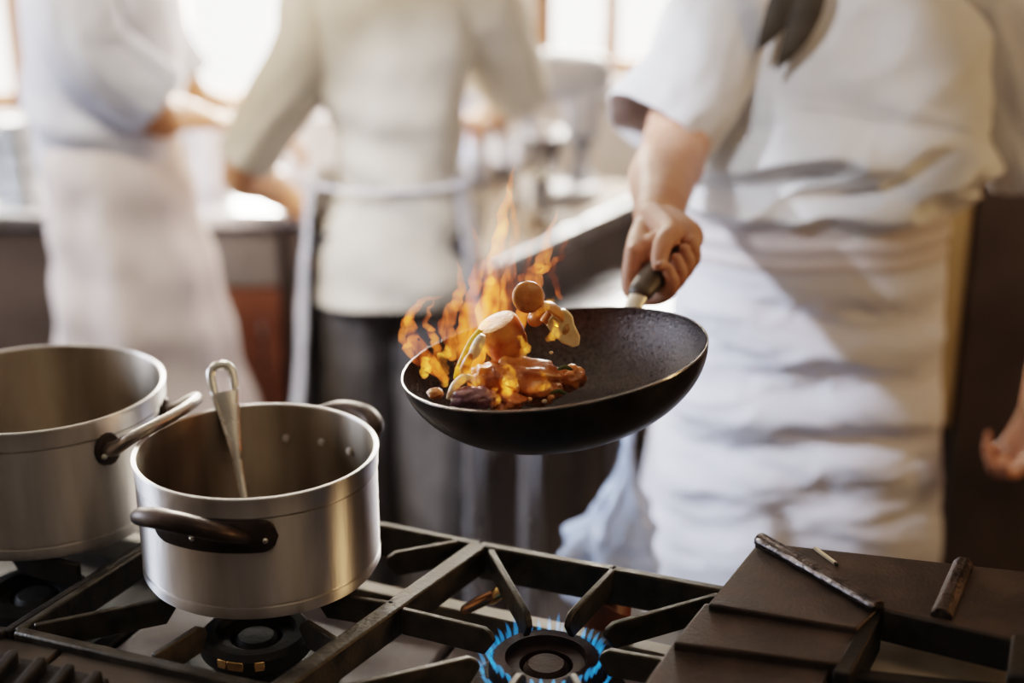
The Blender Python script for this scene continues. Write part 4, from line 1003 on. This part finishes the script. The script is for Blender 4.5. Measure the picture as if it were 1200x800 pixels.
# ---- cook seen from behind
def cook_back():
    cx, cy = YP(455, 220, 2.92).x, 2.95
    t = thing('person', (cx, cy, 0), 'blurred cook seen from behind, cream jacket, dark trousers, elbow out', 'person')
    P = lambda dx, dy, z: V((cx+dx, cy+dy, z))
    b = MB()
    b.tube([P(0, 0, .9), P(.02, 0, 1.1), P(.01, .02, 1.4)], [.12, .105, .16], 24, flat=.66, up=(0, 1, 0))
    neck = P(.02, .04, 1.55); top = P(.02, .12, 1.80); hc = head_parts(b, neck, top, (0.1, 1, -.45))
    sh = YP(358, 66, 2.92); el = YP(284, 195, 2.93); wr = YP(355, 246, 3.16)
    limb(b, [sh, el, el.lerp(wr, .4), wr], [.06, .045, .042, .028], 16); b.tube([P(.0, .02, 1.42), sh], [.08, .06], 16)
    relaxed_hand(b, wr, (1, .3, .05), (0, .4, -1), (25, 30, 20), 1.0, thumb=1)
    sh2 = P(.20, .03, 1.42); el2 = P(.27, .20, 1.22); wr2 = P(.20, .42, 1.12)
    limb(b, [sh2, el2, el2.lerp(wr2, .4), wr2], [.06, .045, .042, .028], 16); b.tube([P(.0, .02, 1.42), sh2], [.08, .06], 16)
    relaxed_hand(b, wr2, (-.3, 1, -.1), (0, .2, -1), (25, 30, 20), 1.0, thumb=-1)
    for g in (-1, 1): limb(b, [P(g*.09, 0, .9), P(g*.1, .02, .5), P(g*.1, -.02, .09)], [.085, .058, .036], 16)
    me = remeshed(b, .0065, 3); me.transform(Matrix.Translation(-t.location)); link('body', me, M['skin_far'], t, sharp=0)
    c, R, f, up2, sx = hc
    hb = MB(); hb.ell(c + up2*.03 - f*.014, (.083, .097, .095), R, amp=.05, freq=30); hb.build('hair', M['hair'], t)
    for g in (-1, 1):
        sleeve([P(g*.075, 0, .97), P(g*.095, .02, .5), P(g*.1, -.02, .1)], [.095, .098, .085], .008, g*2).build('trouser_leg', M['trouser'], t, sharp=0)
        MB().tube([P(g*.1, -.06, .045), P(g*.1, .05, .04), P(g*.11, .15, .03)], [.042, .045, .036], 16, flat=.8).build('shoe', M['shoe'], t)
    def dj(p, n, a, v): return .010*fb(p, 5, 3) + .008*math.sin(p.z*40 + p.x*14 + 3*noise.noise(p*5))*sstep(1.4, 1.1, p.z)
    spec = [(.815, cx+.005, cy, .165, .135), (.90, cx+.005, cy, .165, .135), (1.02, cx+.015, cy, .135, .12), (1.10, cx+.02, cy, .122, .115), (1.2, cx+.015, cy+.005, .140, .12), (1.33, cx, cy+.015, .185, .13), (1.42, cx, cy+.02, .195, .125), (1.48, cx+.01, cy+.03, .15, .11), (1.53, cx+.02, cy+.035, .08, .08)]
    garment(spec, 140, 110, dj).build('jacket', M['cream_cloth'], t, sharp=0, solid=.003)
    sleeve([P(-.14, .02, 1.45), sh + V((.01, 0, .01)), sh.lerp(el, .55), sh.lerp(el, .95)], [.075, .080, .066, .060], .006, 2).build('sleeve', M['cream_cloth'], t, sharp=0, solid=.003)
    sleeve([P(.14, .02, 1.45), sh2 + V((0, 0, .01)), sh2.lerp(el2, .6), el2], [.075, .085, .08, .075], .008, 6).build('sleeve', M['cream_cloth'], t, sharp=0, solid=.003)
    def da(p, n, a, v): return .012*fb(p, 4, 3) + .010*(1-v)*math.sin(a*9+1)
    spec = [(.45, cx-.01, cy, .225, .18), (.65, cx-.005, cy, .215, .17), (.80, cx, cy, .205, .16), (.95, cx, cy, .185, .150), (1.08, cx, cy, .165, .135)]
    garment(spec, 110, 100, da, rad(-34), rad(214)).build('apron', M['apron'], t, sharp=0, solid=.0025)
    MB().tube(catmull([P(.17*math.cos(a), .135*math.sin(a), 1.07) for a in [rad(-200+k*22) for k in range(11)]], 3), .007, 8, flat=.5).build('apron_tie', M['apron'], t)
cook_back()

# ------------------------------------------------------------------ light
w = bpy.data.worlds.new('world'); sc.world = w; w.use_nodes = True
nt = w.node_tree; nt.nodes.clear()
bg = N(nt, 'ShaderNodeBackground', Strength=6.0); bg.inputs[0].default_value = (1.0, .96, .90, 1)
wo = nt.nodes.new('ShaderNodeOutputWorld'); nt.links.new(bg.outputs[0], wo.inputs[0])
def area(name, loc, target, size, power, color, sy=None):
    l = bpy.data.lights.new(name, 'AREA'); l.energy = power; l.color = color; l.shape = 'RECTANGLE'; l.size = size; l.size_y = sy or size
    o = bpy.data.objects.new(name, l); COL.objects.link(o); o.location = loc
    o.rotation_euler = (V(target) - V(loc)).to_track_quat('-Z', 'Y').to_euler(); return o
area('window_daylight_left', (XL-.3, 2.45, 1.7), (.0, 1.7, 1.0), 1.3, 95, (.58, .72, 1.0), 1.3)
sl = bpy.data.lights.new('key_spot', 'SPOT'); sl.energy = 640; sl.color = (.76, .83, 1.0); sl.shadow_soft_size = .05  # added key spot without a fixture, shapes light and shade on the chef
so = bpy.data.objects.new('key_spot', sl); COL.objects.link(so); so.location = (-1.6, 1.06, 2.72)
tgt = V((-.03, 2.47, 1.06)); so.rotation_euler = (tgt - so.location).to_track_quat('-Z', 'Y').to_euler()
sl.spot_size = 2*math.atan(.56/(tgt - so.location).length); sl.spot_blend = .2
s2 = bpy.data.lights.new('chest_fill_spot', 'SPOT'); s2.energy = 190; s2.color = (.86, .90, 1.0); s2.shadow_soft_size = .04  # second added spot, brightens only the chest and sleeve
o2 = bpy.data.objects.new('chest_fill_spot', s2); COL.objects.link(o2); o2.location = (-.7, .45, 2.72)
tgt2 = V((.37, 2.25, 1.43)); o2.rotation_euler = (tgt2 - o2.location).to_track_quat('-Z', 'Y').to_euler()
s2.spot_size = 2*math.atan(.25/(tgt2 - o2.location).length); s2.spot_blend = .15
for i, (a, b) in enumerate(BW): area('window_daylight_back', ((a+b)/2, YB+.35, 1.75), ((a+b)/2*.6, 1.5, .9), b-a, (90, 230, 130)[i], (1.0, .93, .82), 1.2)
area('warm_wall_lamp', (XR-.05, 1.35, 1.45), (.3, 1.7, 1.0), .10, 24, (1.0, .62, .30), 1.3)
area('ceiling_fill', (.6, .6, CEIL-.05), (.4, 1.6, .9), .8, 4, (1.0, .72, .45), .8)  # weak warm fill added below the ceiling, no fixture there
area('back_ceiling_fill', (-1.3, 1.9, CEIL-.06), (-.8, 3.2, 1.1), .5, 16, (1.0, .90, .76), .5).data.spread = rad(80)  # fill light added to brighten the two cooks in the background

# ------------------------------------------------------------------ camera
cam = bpy.data.cameras.new('camera'); co = bpy.data.objects.new('camera', cam); COL.objects.link(co)
co.location = (0, 0, H); co.rotation_euler = (PI/2 - PITCH, 0, 0)
cam.sensor_width = 36; cam.lens = 36*F/1200; cam.clip_start = .05
cam.dof.use_dof = True; cam.dof.focus_distance = 1.585; cam.dof.aperture_fstop = 1.35
sc.camera = co
sc.view_settings.view_transform = 'Filmic'
sc.view_settings.look = 'Medium High Contrast'
sc.view_settings.exposure = -0.2
sc.cycles.use_denoising = True
